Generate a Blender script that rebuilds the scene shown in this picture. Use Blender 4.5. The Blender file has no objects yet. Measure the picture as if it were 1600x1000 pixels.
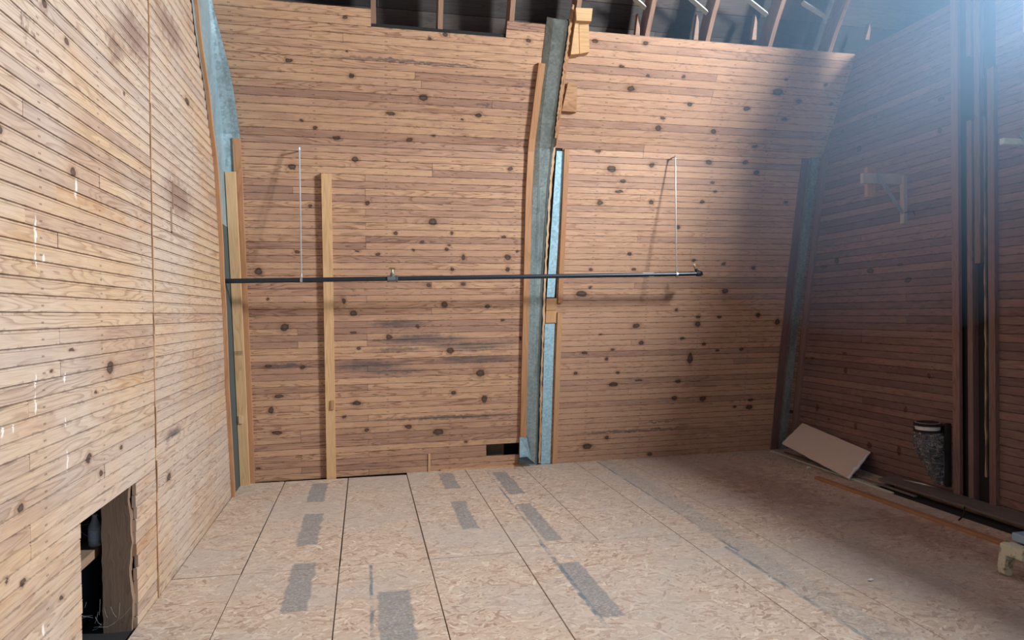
import bpy, math, random
from mathutils import Vector, Matrix
random.seed(7)
scene = bpy.context.scene
COL = scene.collection

# ------------------------------------------------------------------ camera
F = 1130.0
CAM = Vector((0, 0, 1.6))
YAW, PITCH, ROLL = math.atan(230 / F), -11 / F, -0.0122
_f = Vector((math.sin(YAW) * math.cos(PITCH), math.cos(YAW) * math.cos(PITCH), math.sin(PITCH)))
_r0 = Vector((math.cos(YAW), -math.sin(YAW), 0))
_u0 = _r0.cross(_f)
RT = _r0 * math.cos(ROLL) + _u0 * math.sin(ROLL)
UP = -_r0 * math.sin(ROLL) + _u0 * math.cos(ROLL)
cd = bpy.data.cameras.new('camera')
cd.sensor_width = 36.0
cd.lens = F * 36 / 1600
cd.clip_start = 0.05
cam = bpy.data.objects.new('camera', cd)
COL.objects.link(cam)
m = Matrix((RT, UP, -_f)).transposed().to_4x4()
m.translation = CAM
cam.matrix_world = m
scene.camera = cam

# ------------------------------------------------------------------ light and exposure
w = bpy.data.worlds.new('daylight')
scene.world = w
w.use_nodes = True
w.node_tree.nodes['Background'].inputs[0].default_value = (0.72, 0.82, 1.0, 1)
w.node_tree.nodes['Background'].inputs[1].default_value = 0.17
scene.view_settings.view_transform = 'Standard'
scene.view_settings.look = 'None'
scene.view_settings.exposure = 0.0
scene.view_settings.gamma = 1.0
scene.view_settings.use_curve_mapping = False
WY0, WY1, WZ0, WZ1 = 2.20, 4.42, 3.68, 4.95      # the window high in the right wall, beside the frame


def window_light(name, yc, zc, wy, wz, energy):
    ld = bpy.data.lights.new(name, 'AREA')
    ld.shape = 'RECTANGLE'
    ld.size = wy
    ld.size_y = wz
    ld.energy = energy
    ld.color = (0.90, 0.96, 1.0)
    o = bpy.data.objects.new(name, ld)
    o.location = (5.42, yc, zc)
    o.rotation_euler = (0, math.radians(90), 0)
    o.rotation_mode = 'QUATERNION'
    o.rotation_quaternion = Vector((-1, 0, -0.38)).to_track_quat('-Z', 'Y')
    COL.objects.link(o)


window_light('window_daylight', 2.72, 4.5, 0.40, 0.80, 430)
window_light('window_daylight', 3.28, 4.5, 0.40, 0.80, 430)
# added fill lamp behind the camera, lifts the ambient light
ld = bpy.data.lights.new('fill_light_behind_camera', 'AREA')
ld.shape = 'RECTANGLE'
ld.size, ld.size_y, ld.energy, ld.color = 3.0, 2.2, 18, (0.9, 0.95, 1.0)
o = bpy.data.objects.new('fill_light_behind_camera', ld)
o.location = (2.2, -2.4, 2.2)
o.rotation_mode = 'QUATERNION'
o.rotation_quaternion = Vector((-0.15, 1, -0.05)).to_track_quat('-Z', 'Z')
COL.objects.link(o)

# ------------------------------------------------------------------ surveying helpers
PZ = [-1, 0, 1, 2, 3.2, 3.7, 4.2, 5, 6, 7.5]
PL = [-.17, 0, .17, .36, .62, .92, 1.24, 1.85, 2.75, 4.4]


def interp(x, xs, ys):
    if x <= xs[0]:
        return ys[0]
    for i in range(1, len(xs)):
        if x <= xs[i]:
            t = (x - xs[i - 1]) / (xs[i] - xs[i - 1])
            return ys[i - 1] + t * (ys[i] - ys[i - 1])
    return ys[-1]


def lean(z): return interp(z, PZ, PL)
def yb(x): return 7.28 + 0.042 * (x + 1.2)


SZ = [0.0]
ZZ = [0.0]
for i in range(1, 751):
    z = i * 0.01
    SZ.append(SZ[-1] + math.hypot(0.01, lean(z) - lean(z - 0.01)))
    ZZ.append(z)


def s_of(z):
    if z <= 0:
        return z * 1.014
    i = min(int(z / 0.01), 749)
    return SZ[i] + (z - ZZ[i]) / 0.01 * (SZ[i + 1] - SZ[i])


def z_of(s):
    if s <= 0:
        return s / 1.014
    lo, hi = 0, 750
    while hi - lo > 1:
        md = (lo + hi) // 2
        if SZ[md] > s:
            hi = md
        else:
            lo = md
    return ZZ[lo] + (s - SZ[lo]) / (SZ[hi] - SZ[lo]) * 0.01


def nrm(z):
    d = (lean(z + 0.02) - lean(z - 0.02)) / 0.04
    return Vector((0, -1, -d)).normalized()


def bp(x, z, off=0.0):
    """point on the leaning back wall, off metres into the room"""
    return Vector((x, yb(x) - lean(z), z)) + nrm(z) * off


def ray(px, py): return RT * ((px - 800) / F) - UP * ((py - 500) / F) + _f


def surf(px, py, off=0.0):
    d = ray(px, py)
    lo, hi = 2.0, 12.0
    for _ in range(50):
        md = (lo + hi) / 2
        p = CAM + d * md
        if p.y > yb(p.x) - lean(p.z) - off:
            hi = md
        else:
            lo = md
    return CAM + d * lo


def onx(px, py, X):
    d = ray(px, py)
    return CAM + d * (X / d.x)


# ------------------------------------------------------------------ mesh builder
class MB:
    def __init__(s):
        s.v, s.f, s.uv, s.c, s.mi, s.sm = [], [], [], [], [], []

    def face(s, pts, uvs, col=(0.5, 0.5, 0.5, 1), mi=0, sm=False):
        i = len(s.v)
        s.v += [tuple(p) for p in pts]
        cols = col if isinstance(col, list) else [col] * len(pts)
        s.c += cols
        s.f.append(list(range(i, i + len(pts))))
        s.uv += list(uvs)
        s.mi.append(mi)
        s.sm.append(sm)

    def box(s, o, a, b, c, mi=0, tone=None):
        """o = corner, a/b/c = edge vectors; uv runs along the longest edge"""
        o, a, b, c = Vector(o), Vector(a), Vector(b), Vector(c)
        if a.cross(b).dot(c) < 0:
            a, b = b, a
        t = tone if tone is not None else (random.random(), random.random(), 0.5, 1)
        ru, rv = random.uniform(0, 9), random.uniform(0, 9)
        L = max((a.length, 0), (b.length, 1), (c.length, 2))[1]
        ax = [a, b, c][L].normalized()

        def q(p, e, g):
            pts = [p, p + e, p + e + g, p + g]
            n = e.cross(g).normalized()
            vv = ax.cross(n)
            if vv.length < 0.1:
                vv = g.normalized()
                uu = e.normalized()
            else:
                uu = ax
            k = 5.0 * abs(n.x) + 3.0 * abs(n.z)
            s.face(pts, [((p_ - o).dot(uu) + ru, (p_ - o).dot(vv) + rv + k) for p_ in pts], t, mi)
        q(o, b, a); q(o + c, a, b); q(o, a, c); q(o + b, c, a); q(o, c, b); q(o + a, b, c)

    def loft(s, secs, tone=(0.5, 0.5, 0.5, 1), mi=0, closed=False, caps=False, sm=False, rv=0.0):
        u = 0
        for i in range(len(secs) - 1):
            A, B = secs[i], secs[i + 1]
            du = (Vector(B[0]) - Vector(A[0])).length
            n = len(A)
            v = rv
            for j in range(n if closed else n - 1):
                k = (j + 1) % n
                dv = (Vector(A[k]) - Vector(A[j])).length
                s.face([A[j], A[k], B[k], B[j]], [(u, v), (u, v + dv), (u + du, v + dv), (u + du, v)], tone, mi, sm)
                v += dv
            u += du
        if caps:
            s.face(list(reversed(secs[0])), [(p[0], p[2]) for p in reversed(secs[0])], tone, mi)
            s.face(secs[-1], [(p[0], p[2]) for p in secs[-1]], tone, mi)

    def tube(s, pts, r, n=12, tone=(0.5, 0.5, 0.5, 1), caps=True, mi=0):
        secs = []
        pts = [Vector(p) for p in pts]
        rs = r if isinstance(r, list) else [r] * len(pts)
        d0 = (pts[1] - pts[0]).normalized()
        side = d0.orthogonal().normalized()
        for i, p in enumerate(pts):
            d = (pts[min(i + 1, len(pts) - 1)] - pts[max(i - 1, 0)]).normalized()
            side = (side - d * side.dot(d)).normalized()
            up = d.cross(side)
            secs.append([p + (side * math.cos(2 * math.pi * k / n) + up * math.sin(2 * math.pi * k / n)) * rs[i] for k in range(n)])
        s.loft(secs, tone, mi, closed=True, caps=caps, sm=True)

    def build(s, name, mats, parent=None, merge=False, bevel=0.0):
        me = bpy.data.meshes.new(name)
        me.from_pydata(s.v, [], s.f)
        if not isinstance(mats, (list, tuple)):
            mats = [mats]
        for mt in mats:
            me.materials.append(mt)
        ul = me.uv_layers.new(name='uv')
        for i, uv in enumerate(s.uv):
            ul.data[i].uv = uv
        at = me.color_attributes.new('tone', 'FLOAT_COLOR', 'CORNER')
        for i, c in enumerate(s.c):
            at.data[i].color = c
        for i, p in enumerate(me.polygons):
            p.material_index = s.mi[i]
            p.use_smooth = s.sm[i]
        o = bpy.data.objects.new(name, me)
        COL.objects.link(o)
        if merge or bevel:
            import bmesh
            bm = bmesh.new()
            bm.from_mesh(me)
            bmesh.ops.remove_doubles(bm, verts=bm.verts, dist=0.0002)
            bmesh.ops.recalc_face_normals(bm, faces=bm.faces)
            bm.to_mesh(me)
            bm.free()
        if bevel:
            md = o.modifiers.new('bevel', 'BEVEL')
            md.width = bevel
            md.segments = 2
            md.limit_method = 'ANGLE'
        if parent:
            o.parent = parent
            o.matrix_parent_inverse = Matrix.Translation(-parent.location)
        return o


def tag(o, label, cat, group=None):
    if label:
        o['label'] = label
        o['category'] = cat
    if group:
        o['group'] = group
    return o


def empty(name, loc, label, cat, group=None):
    o = bpy.data.objects.new(name, None)
    COL.objects.link(o)
    o.location = loc
    o.empty_display_size = 0.1
    return tag(o, label, cat, group)


def struct(o):
    o['kind'] = 'structure'
    return o


# ------------------------------------------------------------------ materials
class NT:
    def __init__(s, name, rough=0.7, metallic=0.0):
        s.m = bpy.data.materials.new(name)
        s.m.use_nodes = True
        s.t = s.m.node_tree
        s.b = s.t.nodes['Principled BSDF']
        s.b.inputs['Roughness'].default_value = rough
        s.b.inputs['Metallic'].default_value = metallic

    def n(s, typ, ins=None, **kw):
        nd = s.t.nodes.new(typ)
        for k, v in kw.items():
            setattr(nd, k, v)
        for k, v in (ins or {}).items():
            s.set(nd.inputs[k], v)
        return nd

    def set(s, sock, v):
        if hasattr(v, 'is_output') or hasattr(v, 'links'):
            s.t.links.new(v, sock)
        else:
            sock.default_value = v

    def math(s, op, a, b=0.0, c=0.0, clamp=False):
        nd = s.t.nodes.new('ShaderNodeMath')
        nd.operation = op
        nd.use_clamp = clamp
        s.set(nd.inputs[0], a)
        s.set(nd.inputs[1], b)
        s.set(nd.inputs[2], c)
        return nd.outputs[0]

    def vm(s, op, a, b=(0, 0, 0), c=(0, 0, 0)):
        nd = s.t.nodes.new('ShaderNodeVectorMath')
        nd.operation = op
        s.set(nd.inputs[0], a)
        s.set(nd.inputs[1], b)
        if op == 'MULTIPLY_ADD':
            s.set(nd.inputs[2], c)
        return nd.outputs['Value' if op in ('LENGTH', 'DOT_PRODUCT', 'DISTANCE') else 'Vector']

    def step(s, x, lo, hi, a=0.0, b=1.0):
        nd = s.t.nodes.new('ShaderNodeMapRange')
        nd.interpolation_type = 'SMOOTHSTEP'
        s.set(nd.inputs[0], x)
        s.set(nd.inputs[1], lo)
        s.set(nd.inputs[2], hi)
        s.set(nd.inputs[3], a)
        s.set(nd.inputs[4], b)
        return nd.outputs[0]

    def mix(s, f, a, b, blend='MIX'):
        nd = s.t.nodes.new('ShaderNodeMix')
        nd.data_type = 'RGBA'
        nd.blend_type = blend
        s.set(nd.inputs[0], f)
        s.set(nd.inputs[6], a if not isinstance(a, tuple) else tuple(a) + (1,) * (4 - len(a)))
        s.set(nd.inputs[7], b if not isinstance(b, tuple) else tuple(b) + (1,) * (4 - len(b)))
        return nd.outputs[2]

    def ramp(s, f, stops):
        nd = s.t.nodes.new('ShaderNodeValToRGB')
        s.set(nd.inputs[0], f)
        e = nd.color_ramp.elements
        while len(e) < len(stops):
            e.new(0.5)
        for el, (p, c) in zip(e, stops):
            el.position = p
            el.color = tuple(c) + (1,)
        return nd.outputs[0]

    def noise(s, vec, scale, detail=3, rough=0.55, dist=0.0, out=0):
        nd = s.t.nodes.new('ShaderNodeTexNoise')
        s.set(nd.inputs['Vector'], vec)
        nd.inputs['Scale'].default_value = scale
        nd.inputs['Detail'].default_value = detail
        nd.inputs['Roughness'].default_value = rough
        nd.inputs['Distortion'].default_value = dist
        return nd.outputs[out]

    def uv(s): return s.n('ShaderNodeUVMap', uv_map='uv').outputs[0]

    def comb(s, x, y, z=0.0): return s.n('ShaderNodeCombineXYZ', {0: x, 1: y, 2: z}).outputs[0]

    def sep(s, v):
        nd = s.n('ShaderNodeSeparateXYZ', {0: v})
        return nd.outputs[0], nd.outputs[1], nd.outputs[2]

    def blobs(s, vec, items):
        """nearest normalised distance to a list of ellipses (u, v, ru, rv)"""
        cur = None
        for (u, v, ru, rv) in items:
            d = s.vm('MULTIPLY_ADD', vec, (1 / ru, 1 / rv, 0), (-u / ru, -v / rv, 0))
            L = s.vm('LENGTH', d)
            cur = L if cur is None else s.math('MINIMUM', cur, L)
        return cur if cur is not None else 9.0

    def rects(s, vec, items):
        cur = None
        for (u, v, ru, rv) in items:
            d = s.vm('ABSOLUTE', s.vm('MULTIPLY_ADD', vec, (1, 1, 0), (-u, -v, 0)))
            d = s.vm('ADD', d, (-ru, -rv, 0))
            x, y, _ = s.sep(d)
            L = s.math('MAXIMUM', x, y)
            cur = L if cur is None else s.math('MINIMUM', cur, L)
        return cur

    def done(s, color, bump=None, bstr=0.3, bdist=0.002, rough=None):
        s.set(s.b.inputs['Base Color'], color)
        if rough is not None:
            s.set(s.b.inputs['Roughness'], rough)
        if bump is not None:
            nd = s.n('ShaderNodeBump', {'Height': bump})
            nd.inputs['Strength'].default_value = bstr
            nd.inputs['Distance'].default_value = bdist
            s.t.links.new(nd.outputs[0], s.b.inputs['Normal'])
        return s.m


def wood(name, ramp, knots=(), stains=(), smudges=(), scuffs=(), grain=0.5, edge=0.6, knot_dark=0.9, nails=0.6, nail_off=0.0,
         auto=0.5, rough=0.62, wash=None, wash_amt=0.0, freq=16.0):
    """plank timber: colour per board, cathedral grain, knots, nail heads, chipped board edges"""
    t = NT(name, rough)
    uv = t.uv()
    tone = t.n('ShaderNodeVertexColor', layer_name='tone').outputs[0]
    cs = t.n('ShaderNodeSeparateColor', {0: tone})
    r1, r2, vl = cs.outputs[0], cs.outputs[1], cs.outputs[2]
    u, v, _ = t.sep(uv)
    woff = t.math('MULTIPLY', r2, 57.0)
    wob = t.n('ShaderNodeTexNoise', {'Vector': uv, 'Scale': 22.0, 'Detail': 2.0}).outputs['Color']
    uvd = t.vm('MULTIPLY_ADD', t.vm('SUBTRACT', wob, (0.5, 0.5, 0.5)), (0.038, 0.026, 0), uv)
    dk = t.blobs(uvd, knots) if len(knots) else 9.0
    vor = t.n('ShaderNodeTexVoronoi', {'Vector': t.comb(t.math('MULTIPLY', u, 2.1), t.math('MULTIPLY', v, 3.3), woff), 'Scale': 1.0})
    vr = t.n('ShaderNodeSeparateColor', {0: vor.outputs['Color']}).outputs[0]
    sz = t.step(vr, 1.0 - auto * 0.45, 1.0, 0.0001, 0.11)
    da = t.math('DIVIDE', vor.outputs['Distance'], sz)
    d = t.math('MINIMUM', dk, da)
    # grain
    cath = t.noise(t.comb(t.math('MULTIPLY', u, 0.9), t.math('MULTIPLY', v, 9.0), woff), 1.0, 2, 0.5)
    ph = t.math('MULTIPLY_ADD', cath, freq, t.math('MULTIPLY', t.math('POWER', 2.718, t.math('MULTIPLY', d, -0.8)), 3.0))
    ring = t.math('FRACT', ph)
    ringd = t.math('MULTIPLY', t.step(ring, 0.45, 0.95), t.step(ring, 1.0, 0.93))
    rs = t.step(t.noise(t.comb(t.math('MULTIPLY', u, 0.6), t.math('MULTIPLY', v, 4.0), woff), 1.0, 1), 0.35, 0.65, 0.25, 1.0)
    ringd = t.math('MULTIPLY', ringd, rs)
    fib = t.noise(t.comb(t.math('MULTIPLY', u, 6.0), t.math('MULTIPLY', v, 260.0), woff), 1.0, 3, 0.6)
    blot = t.noise(t.comb(t.math('MULTIPLY', u, 2.5), t.math('MULTIPLY', v, 12.0), woff), 1.0, 3, 0.6)
    base = t.ramp(t.math('MULTIPLY_ADD', t.math('SUBTRACT', blot, 0.5), 0.9, r1), ramp)
    if wash:
        big = t.noise(t.comb(t.math('MULTIPLY', u, 0.8), v, 3.3), 0.9, 3, 0.55)
        wf = t.math('MULTIPLY', t.step(big, 0.40, 0.62), wash_amt)
        base = t.mix(wf, base, wash)
    g = t.math('MULTIPLY', ringd, grain)
    col = t.mix(g, base, t.mix(1.0, base, (0.42, 0.30, 0.24), 'MULTIPLY'))
    col = t.mix(1.0, col, t.ramp(fib, [(0.25, (0.78, 0.76, 0.74)), (0.7, (1.08, 1.08, 1.08))]), 'MULTIPLY')
    # stains
    if len(stains):
        sd = t.blobs(t.vm('MULTIPLY_ADD', t.vm('SUBTRACT', wob, (0.5, 0.5, 0.5)), (0.12, 0.06, 0), uv), stains)
        streak = t.noise(t.comb(t.math('MULTIPLY', u, 3.0), t.math('MULTIPLY', v, 60.0), 1.7), 1.0, 3, 0.7)
        sf = t.math('MULTIPLY', t.step(sd, 1.15, 0.3), t.step(streak, 0.3, 0.62, 0.35, 0.9))
        col = t.mix(sf, col, (0.085, 0.07, 0.075))
    if len(smudges):
        sd = t.blobs(t.vm('MULTIPLY_ADD', t.vm('SUBTRACT', wob, (0.5, 0.5, 0.5)), (0.3, 0.2, 0), uv), smudges)
        col = t.mix(t.step(sd, 1.2, 0.2, 0, 0.7), col, (0.16, 0.085, 0.065))
    if len(scuffs):
        sd = t.blobs(uvd, scuffs)
        col = t.mix(t.step(sd, 1.1, 0.5, 0, 0.75), col, (0.82, 0.8, 0.76))
    # knots
    halo = t.step(d, 2.3, 0.9, 0.0, 0.45)
    col = t.mix(halo, col, (0.20, 0.095, 0.045))
    kc = t.mix(t.step(d, 0.7, 0.25), (0.035, 0.022, 0.02), (0.085, 0.05, 0.038))
    col = t.mix(t.step(d, 1.12, 0.85, 0.0, knot_dark), col, kc)
    # nails
    if nails:
        un = t.math('ABSOLUTE', t.math('SUBTRACT', t.math('PINGPONG', t.math('ADD', u, nail_off), nails / 2), 0.006))
        wv = t.math('ABSOLUTE', t.math('SUBTRACT', vl, 0.4))
        nd = t.math('MAXIMUM', t.math('MULTIPLY', un, 220.0), t.math('MULTIPLY', wv, 16.0))
        col = t.mix(t.step(nd, 1.2, 0.7, 0.0, 0.75), col, (0.06, 0.04, 0.035))
    # chipped edges
    ed = t.math('MINIMUM', vl, t.math('SUBTRACT', 1.0, vl))
    en = t.noise(t.comb(t.math('MULTIPLY', u, 14.0), t.math('MULTIPLY', v, 14.0), woff), 1.0, 3, 0.7)
    ef = t.step(t.math('SUBTRACT', ed, t.math('MULTIPLY', t.step(en, 0.45, 0.8), 0.22)), 0.05, -0.03, 0.0, edge)
    col = t.mix(ef, col, (0.05, 0.032, 0.028))
    h = t.math('ADD', t.math('MULTIPLY', fib, 0.5), t.math('MULTIPLY', ringd, -0.35))
    return t.done(col, h, 0.35, 0.0015)


def px_knots(lst, ox, oy, sc, fn, k=1.0):
    out = []
    for (x, y, rx, ry) in lst:
        u, v = fn(ox + x / sc, oy + y / sc)
        u1, v1 = fn(ox + (x + rx) / sc, oy + y / sc)
        u2, v2 = fn(ox + x / sc, oy + (y + ry) / sc)
        out.append((u, v, max(abs(u1 - u) * k, 0.007), max(abs(v2 - v) * k, 0.006)))
    return out


def f_back(px, py):
    p = surf(px, py)
    return p.x, s_of(p.z)


def f_left(px, py):
    p = onx(px, py, -1.18)
    return p.y, p.z


def f_right(px, py):
    p = onx(px, py, 4.8)
    return p.y, p.z


KBL = (px_knots([(272, 110, 24, 16), (622, 68, 17, 14), (1484, 121, 16, 12), (372, 325, 12, 8), (1052, 415, 26, 18), (845, 478, 12, 9),
                 (1160, 478, 10, 9), (1450, 498, 14, 8), (995, 528, 10, 8), (1145, 545, 10, 6), (948, 573, 11, 8), (1130, 568, 12, 8),
                 (748, 594, 14, 9), (634, 578, 12, 6), (1222, 612, 12, 18), (1470, 612, 18, 18), (1522, 578, 9, 6), (300, 582, 13, 8),
                 (85, 690, 20, 20), (1160, 678, 12, 10), (1470, 678, 12, 12), (1030, 768, 13, 10), (1118, 875, 20, 15), (1358, 886, 14, 10),
                 (612, 922, 20, 15), (560, 855, 10, 18), (135, 845, 7, 10), (690, 310, 12, 14)], 380, 230, 3.556, f_back)
       + px_knots([(230, 76, 26, 21), (612, 105, 20, 6), (642, 193, 12, 8), (1440, 37, 11, 8), (1318, 332, 24, 20), (200, 460, 28, 10),
                   (155, 537, 14, 18), (632, 497, 24, 14), (1168, 440, 14, 12), (1340, 475, 18, 20), (188, 662, 28, 10), (685, 648, 14, 10),
                   (918, 628, 20, 12), (1085, 658, 30, 16), (1236, 711, 10, 6), (562, 575, 12, 8), (85, 861, 14, 7), (812, 897, 14, 6),
                   (1540, 137, 8, 12), (140, 292, 22, 10), (330, 298, 12, 14), (810, 130, 18, 14), (1150, 205, 18, 16), (970, 72, 12, 12)],
                  380, 490, 3.556, f_back)
       + px_knots([(558, 110, 20, 12), (205, 378, 22, 12), (595, 475, 20, 17), (1045, 610, 28, 20), (1182, 215, 18, 13), (1085, 240, 12, 10),
                   (568, 318, 10, 6), (840, 708, 34, 9), (1390, 720, 18, 14), (1285, 747, 10, 8), (284, 754, 12, 8), (368, 798, 16, 10),
                   (502, 862, 24, 15), (958, 873, 22, 13), (1108, 848, 12, 8), (1706, 255, 18, 13)], 400, 0, 4.0, f_back))
SBL = px_knots([(860, 55, 190, 26), (1000, 140, 300, 34), (1260, 180, 290, 34), (700, 290, 240, 38), (1300, 255, 260, 26), (870, 200, 180, 20),
                (820, 320, 220, 20), (1150, 575, 480, 14), (230, 292, 190, 16)], 380, 490, 3.556, f_back)
SBL += px_knots([(900, 380, 560, 14), (1180, 400, 300, 10), (1430, 655, 70, 9)], 400, 0, 4.0, f_back)
KBR = (px_knots([(335, 133, 30, 20), (252, 25, 18, 8), (580, 110, 18, 14), (926, 92, 18, 14), (1148, 92, 16, 12), (1218, 155, 16, 12),
                 (402, 208, 16, 10), (380, 270, 25, 8), (262, 340, 18, 14), (576, 334, 15, 12), (888, 334, 13, 10), (950, 214, 14, 8),
                 (966, 270, 10, 8), (1398, 336, 12, 10), (444, 650, 12, 10), (470, 745, 14, 8), (205, 745, 12, 8), (835, 690, 12, 8),
                 (1018, 712, 12, 10), (1198, 735, 12, 10), (150, 895, 34, 18), (1026, 876, 18, 14), (205, 855, 10, 8), (740, 488, 12, 10)],
                870, 230, 3.902, f_back)
       + px_knots([(485, 152, 22, 14), (862, 97, 12, 8), (858, 142, 18, 16), (990, 100, 12, 8), (1228, 88, 14, 14), (1345, 128, 14, 18),
                   (730, 55, 10, 12), (268, 205, 12, 6), (765, 230, 14, 8), (515, 256, 14, 12), (895, 264, 11, 9), (340, 298, 14, 8),
                   (170, 318, 16, 10), (980, 302, 10, 8), (1125, 296, 12, 8), (812, 350, 16, 34), (305, 355, 11, 10), (116, 442, 14, 10),
                   (372, 438, 12, 8), (738, 490, 17, 11), (345, 510, 26, 13), (500, 485, 20, 6), (718, 594, 16, 12), (890, 596, 20, 15),
                   (1180, 605, 16, 7), (1172, 650, 20, 13), (1085, 645, 11, 7), (185, 888, 28, 17), (305, 835, 14, 12), (565, 935, 15, 10)],
                  870, 470, 3.902, f_back)
       + px_knots([(22, 555, 26, 16), (132, 473, 14, 9), (390, 653, 17, 13), (195, 800, 20, 17), (222, 740, 16, 10), (538, 822, 16, 14),
                   (745, 680, 20, 13), (1070, 632, 18, 12), (942, 575, 32, 20), (985, 745, 18, 11), (1240, 530, 12, 10), (1275, 650, 11, 8),
                   (798, 915, 18, 9), (352, 480, 12, 9), (995, 497, 10, 8), (-200, 257, 20, 12), (-35, 415, 16, 10), (115, 270, 16, 14)],
                  980, 0, 4.0, f_back))
SBR = px_knots([(500, 790, 480, 9), (640, 737, 150, 6)], 870, 470, 3.902, f_back)
KL = (px_knots([(140, 12, 8, 14), (209, 131, 7, 10), (228, 535, 9, 14), (585, 317, 6, 10), (0, 405, 8, 12), (388, 292, 3, 7)], 0, 0, 2.0, f_left)
      + px_knots([(344, 150, 10, 20), (63, 587, 11, 13), (277, 432, 8, 14), (315, 479, 6, 9), (378, 398, 5, 7), (73, 820, 9, 11),
                  (192, 870, 6, 8), (22, 815, 4, 7), (528, 490, 6, 13), (160, 160, 6, 4), (226, 94, 9, 5), (300, 228, 5, 5)], 0, 500, 2.0, f_left))
SL = px_knots([(540, 355, 30, 18), (150, 1000, 5, 5)], 0, 500, 2.0, f_left)
ML = px_knots([(530, 90, 55, 60), (420, 110, 55, 90), (360, 150, 30, 60), (80, 75, 12, 60), (560, 620, 50, 70)], 0, 0, 2.0, f_left)
WL = px_knots([(238, 590, 4, 40), (137, 810, 4, 18), (112, 730, 3, 60), (112, 812, 3, 30)], 0, 0, 2.0, f_left)
WL += px_knots([(112, 190, 3, 22), (112, 260, 3, 40), (8, 350, 4, 20), (40, 340, 3, 18), (202, 180, 3, 20), (210, 440, 2, 40), (135, 970, 6, 24),
                (205, 320, 2, 20)], 0, 500, 2.0, f_left)
KR = (px_knots([(350, 68, 22, 10), (428, 30, 14, 18), (640, 92, 24, 16), (828, 52, 16, 11), (875, 150, 22, 18), (480, 610, 14, 10),
                (278, 640, 12, 8), (484, 715, 10, 20), (1005, 750, 10, 18)], 1200, 400, 4.0, f_right)
      + px_knots([(598, 250, 9, 22), (370, 140, 8, 20), (895, 150, 8, 18), (855, 400, 10, 28), (680, 365, 12, 20), (440, 210, 8, 6)],
                 1180, 600, 3.81, f_right)
      + px_knots([(670, 728, 16, 10), (1080, 620, 20, 12), (570, 930, 14, 20), (1075, 815, 14, 18), (465, 822, 10, 10)], 1200, 0, 4.0, f_right))

R_BACK = [(0.0, (0.34, 0.20, 0.145)), (0.25, (0.43, 0.255, 0.175)), (0.5, (0.50, 0.30, 0.195)), (0.8, (0.56, 0.35, 0.22)), (1.0, (0.45, 0.27, 0.185))]
R_RIGHTP = [(0.0, (0.37, 0.225, 0.165)), (0.3, (0.48, 0.295, 0.205)), (0.6, (0.54, 0.335, 0.225)), (1.0, (0.50, 0.305, 0.205))]
R_LEFT = [(0.0, (0.38, 0.265, 0.20)), (0.25, (0.46, 0.32, 0.225)), (0.5, (0.51, 0.36, 0.235)), (0.75, (0.53, 0.39, 0.28)), (1.0, (0.46, 0.29, 0.175))]
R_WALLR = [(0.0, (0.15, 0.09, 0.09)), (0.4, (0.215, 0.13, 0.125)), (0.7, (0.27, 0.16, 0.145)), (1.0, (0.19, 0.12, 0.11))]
M_BL = wood('pine_boards_back_left', R_BACK, KBL, SBL, grain=0.75, auto=0.2, edge=0.4, nails=0.62, nail_off=0.41)
M_BR = wood('pine_boards_back_right', R_RIGHTP, KBR, SBR, grain=0.5, auto=0.2, edge=0.4, nails=0.62, nail_off=0.2)
M_WL = wood('pine_boards_left', R_LEFT, KL, SL, ML, WL, grain=0.5, auto=0.25, nails=0.62, nail_off=0.1, wash=(0.50, 0.43, 0.39), wash_amt=0.6, freq=14,
            edge=0.35)
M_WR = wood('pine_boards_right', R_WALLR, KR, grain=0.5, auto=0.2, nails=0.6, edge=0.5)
R_STUD = [(0.0, (0.60, 0.38, 0.19)), (0.5, (0.66, 0.43, 0.23)), (1.0, (0.70, 0.48, 0.27))]
M_STUD = wood('pale_stud_lumber', R_STUD, grain=0.3, auto=0.5, nails=0, edge=0, freq=9)
M_BATTEN = wood('orange_batten', [(0.0, (0.40, 0.20, 0.10)), (1.0, (0.50, 0.27, 0.14))], grain=0.35, auto=0.4, nails=0, edge=0, freq=9)
M_BATTEN_P = wood('tan_batten', [(0.0, (0.50, 0.29, 0.15)), (1.0, (0.58, 0.34, 0.18))], grain=0.35, auto=0.4, nails=0, edge=0, freq=9)
M_SPLINT = wood('splintered_wood', [(0.0, (0.42, 0.23, 0.12)), (0.5, (0.60, 0.38, 0.22)), (1.0, (0.72, 0.5, 0.3))], grain=0.8, auto=0.5, nails=0, edge=0.2)
M_RAFTER = wood('rafter_lumber', [(0.0, (0.20, 0.12, 0.085)), (1.0, (0.33, 0.20, 0.14))], grain=0.5, auto=0.4, nails=0, edge=0)
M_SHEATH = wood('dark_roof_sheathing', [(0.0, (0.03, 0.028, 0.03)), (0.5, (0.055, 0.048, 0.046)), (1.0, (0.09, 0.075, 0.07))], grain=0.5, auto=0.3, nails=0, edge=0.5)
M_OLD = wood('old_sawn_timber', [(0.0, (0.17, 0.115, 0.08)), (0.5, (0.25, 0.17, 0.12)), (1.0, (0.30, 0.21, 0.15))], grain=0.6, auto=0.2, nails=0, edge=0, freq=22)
M_GREYB = wood('grey_weathered_board', [(0.0, (0.15, 0.12, 0.115)), (1.0, (0.24, 0.20, 0.185))], grain=0.4, auto=0.2, nails=0, edge=0)


def plain(name, col, rough=0.6, metallic=0.0, var=0.15, scale=20, bump=0.1):
    t = NT(name, rough, metallic)
    co = t.n('ShaderNodeTexCoord').outputs['Object']
    nz = t.noise(co, scale, 4, 0.6)
    c = t.mix(nz, tuple(x * (1 - var) for x in col), tuple(min(1, x * (1 + var)) for x in col))
    return t.done(c, nz, bump, 0.002)


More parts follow.
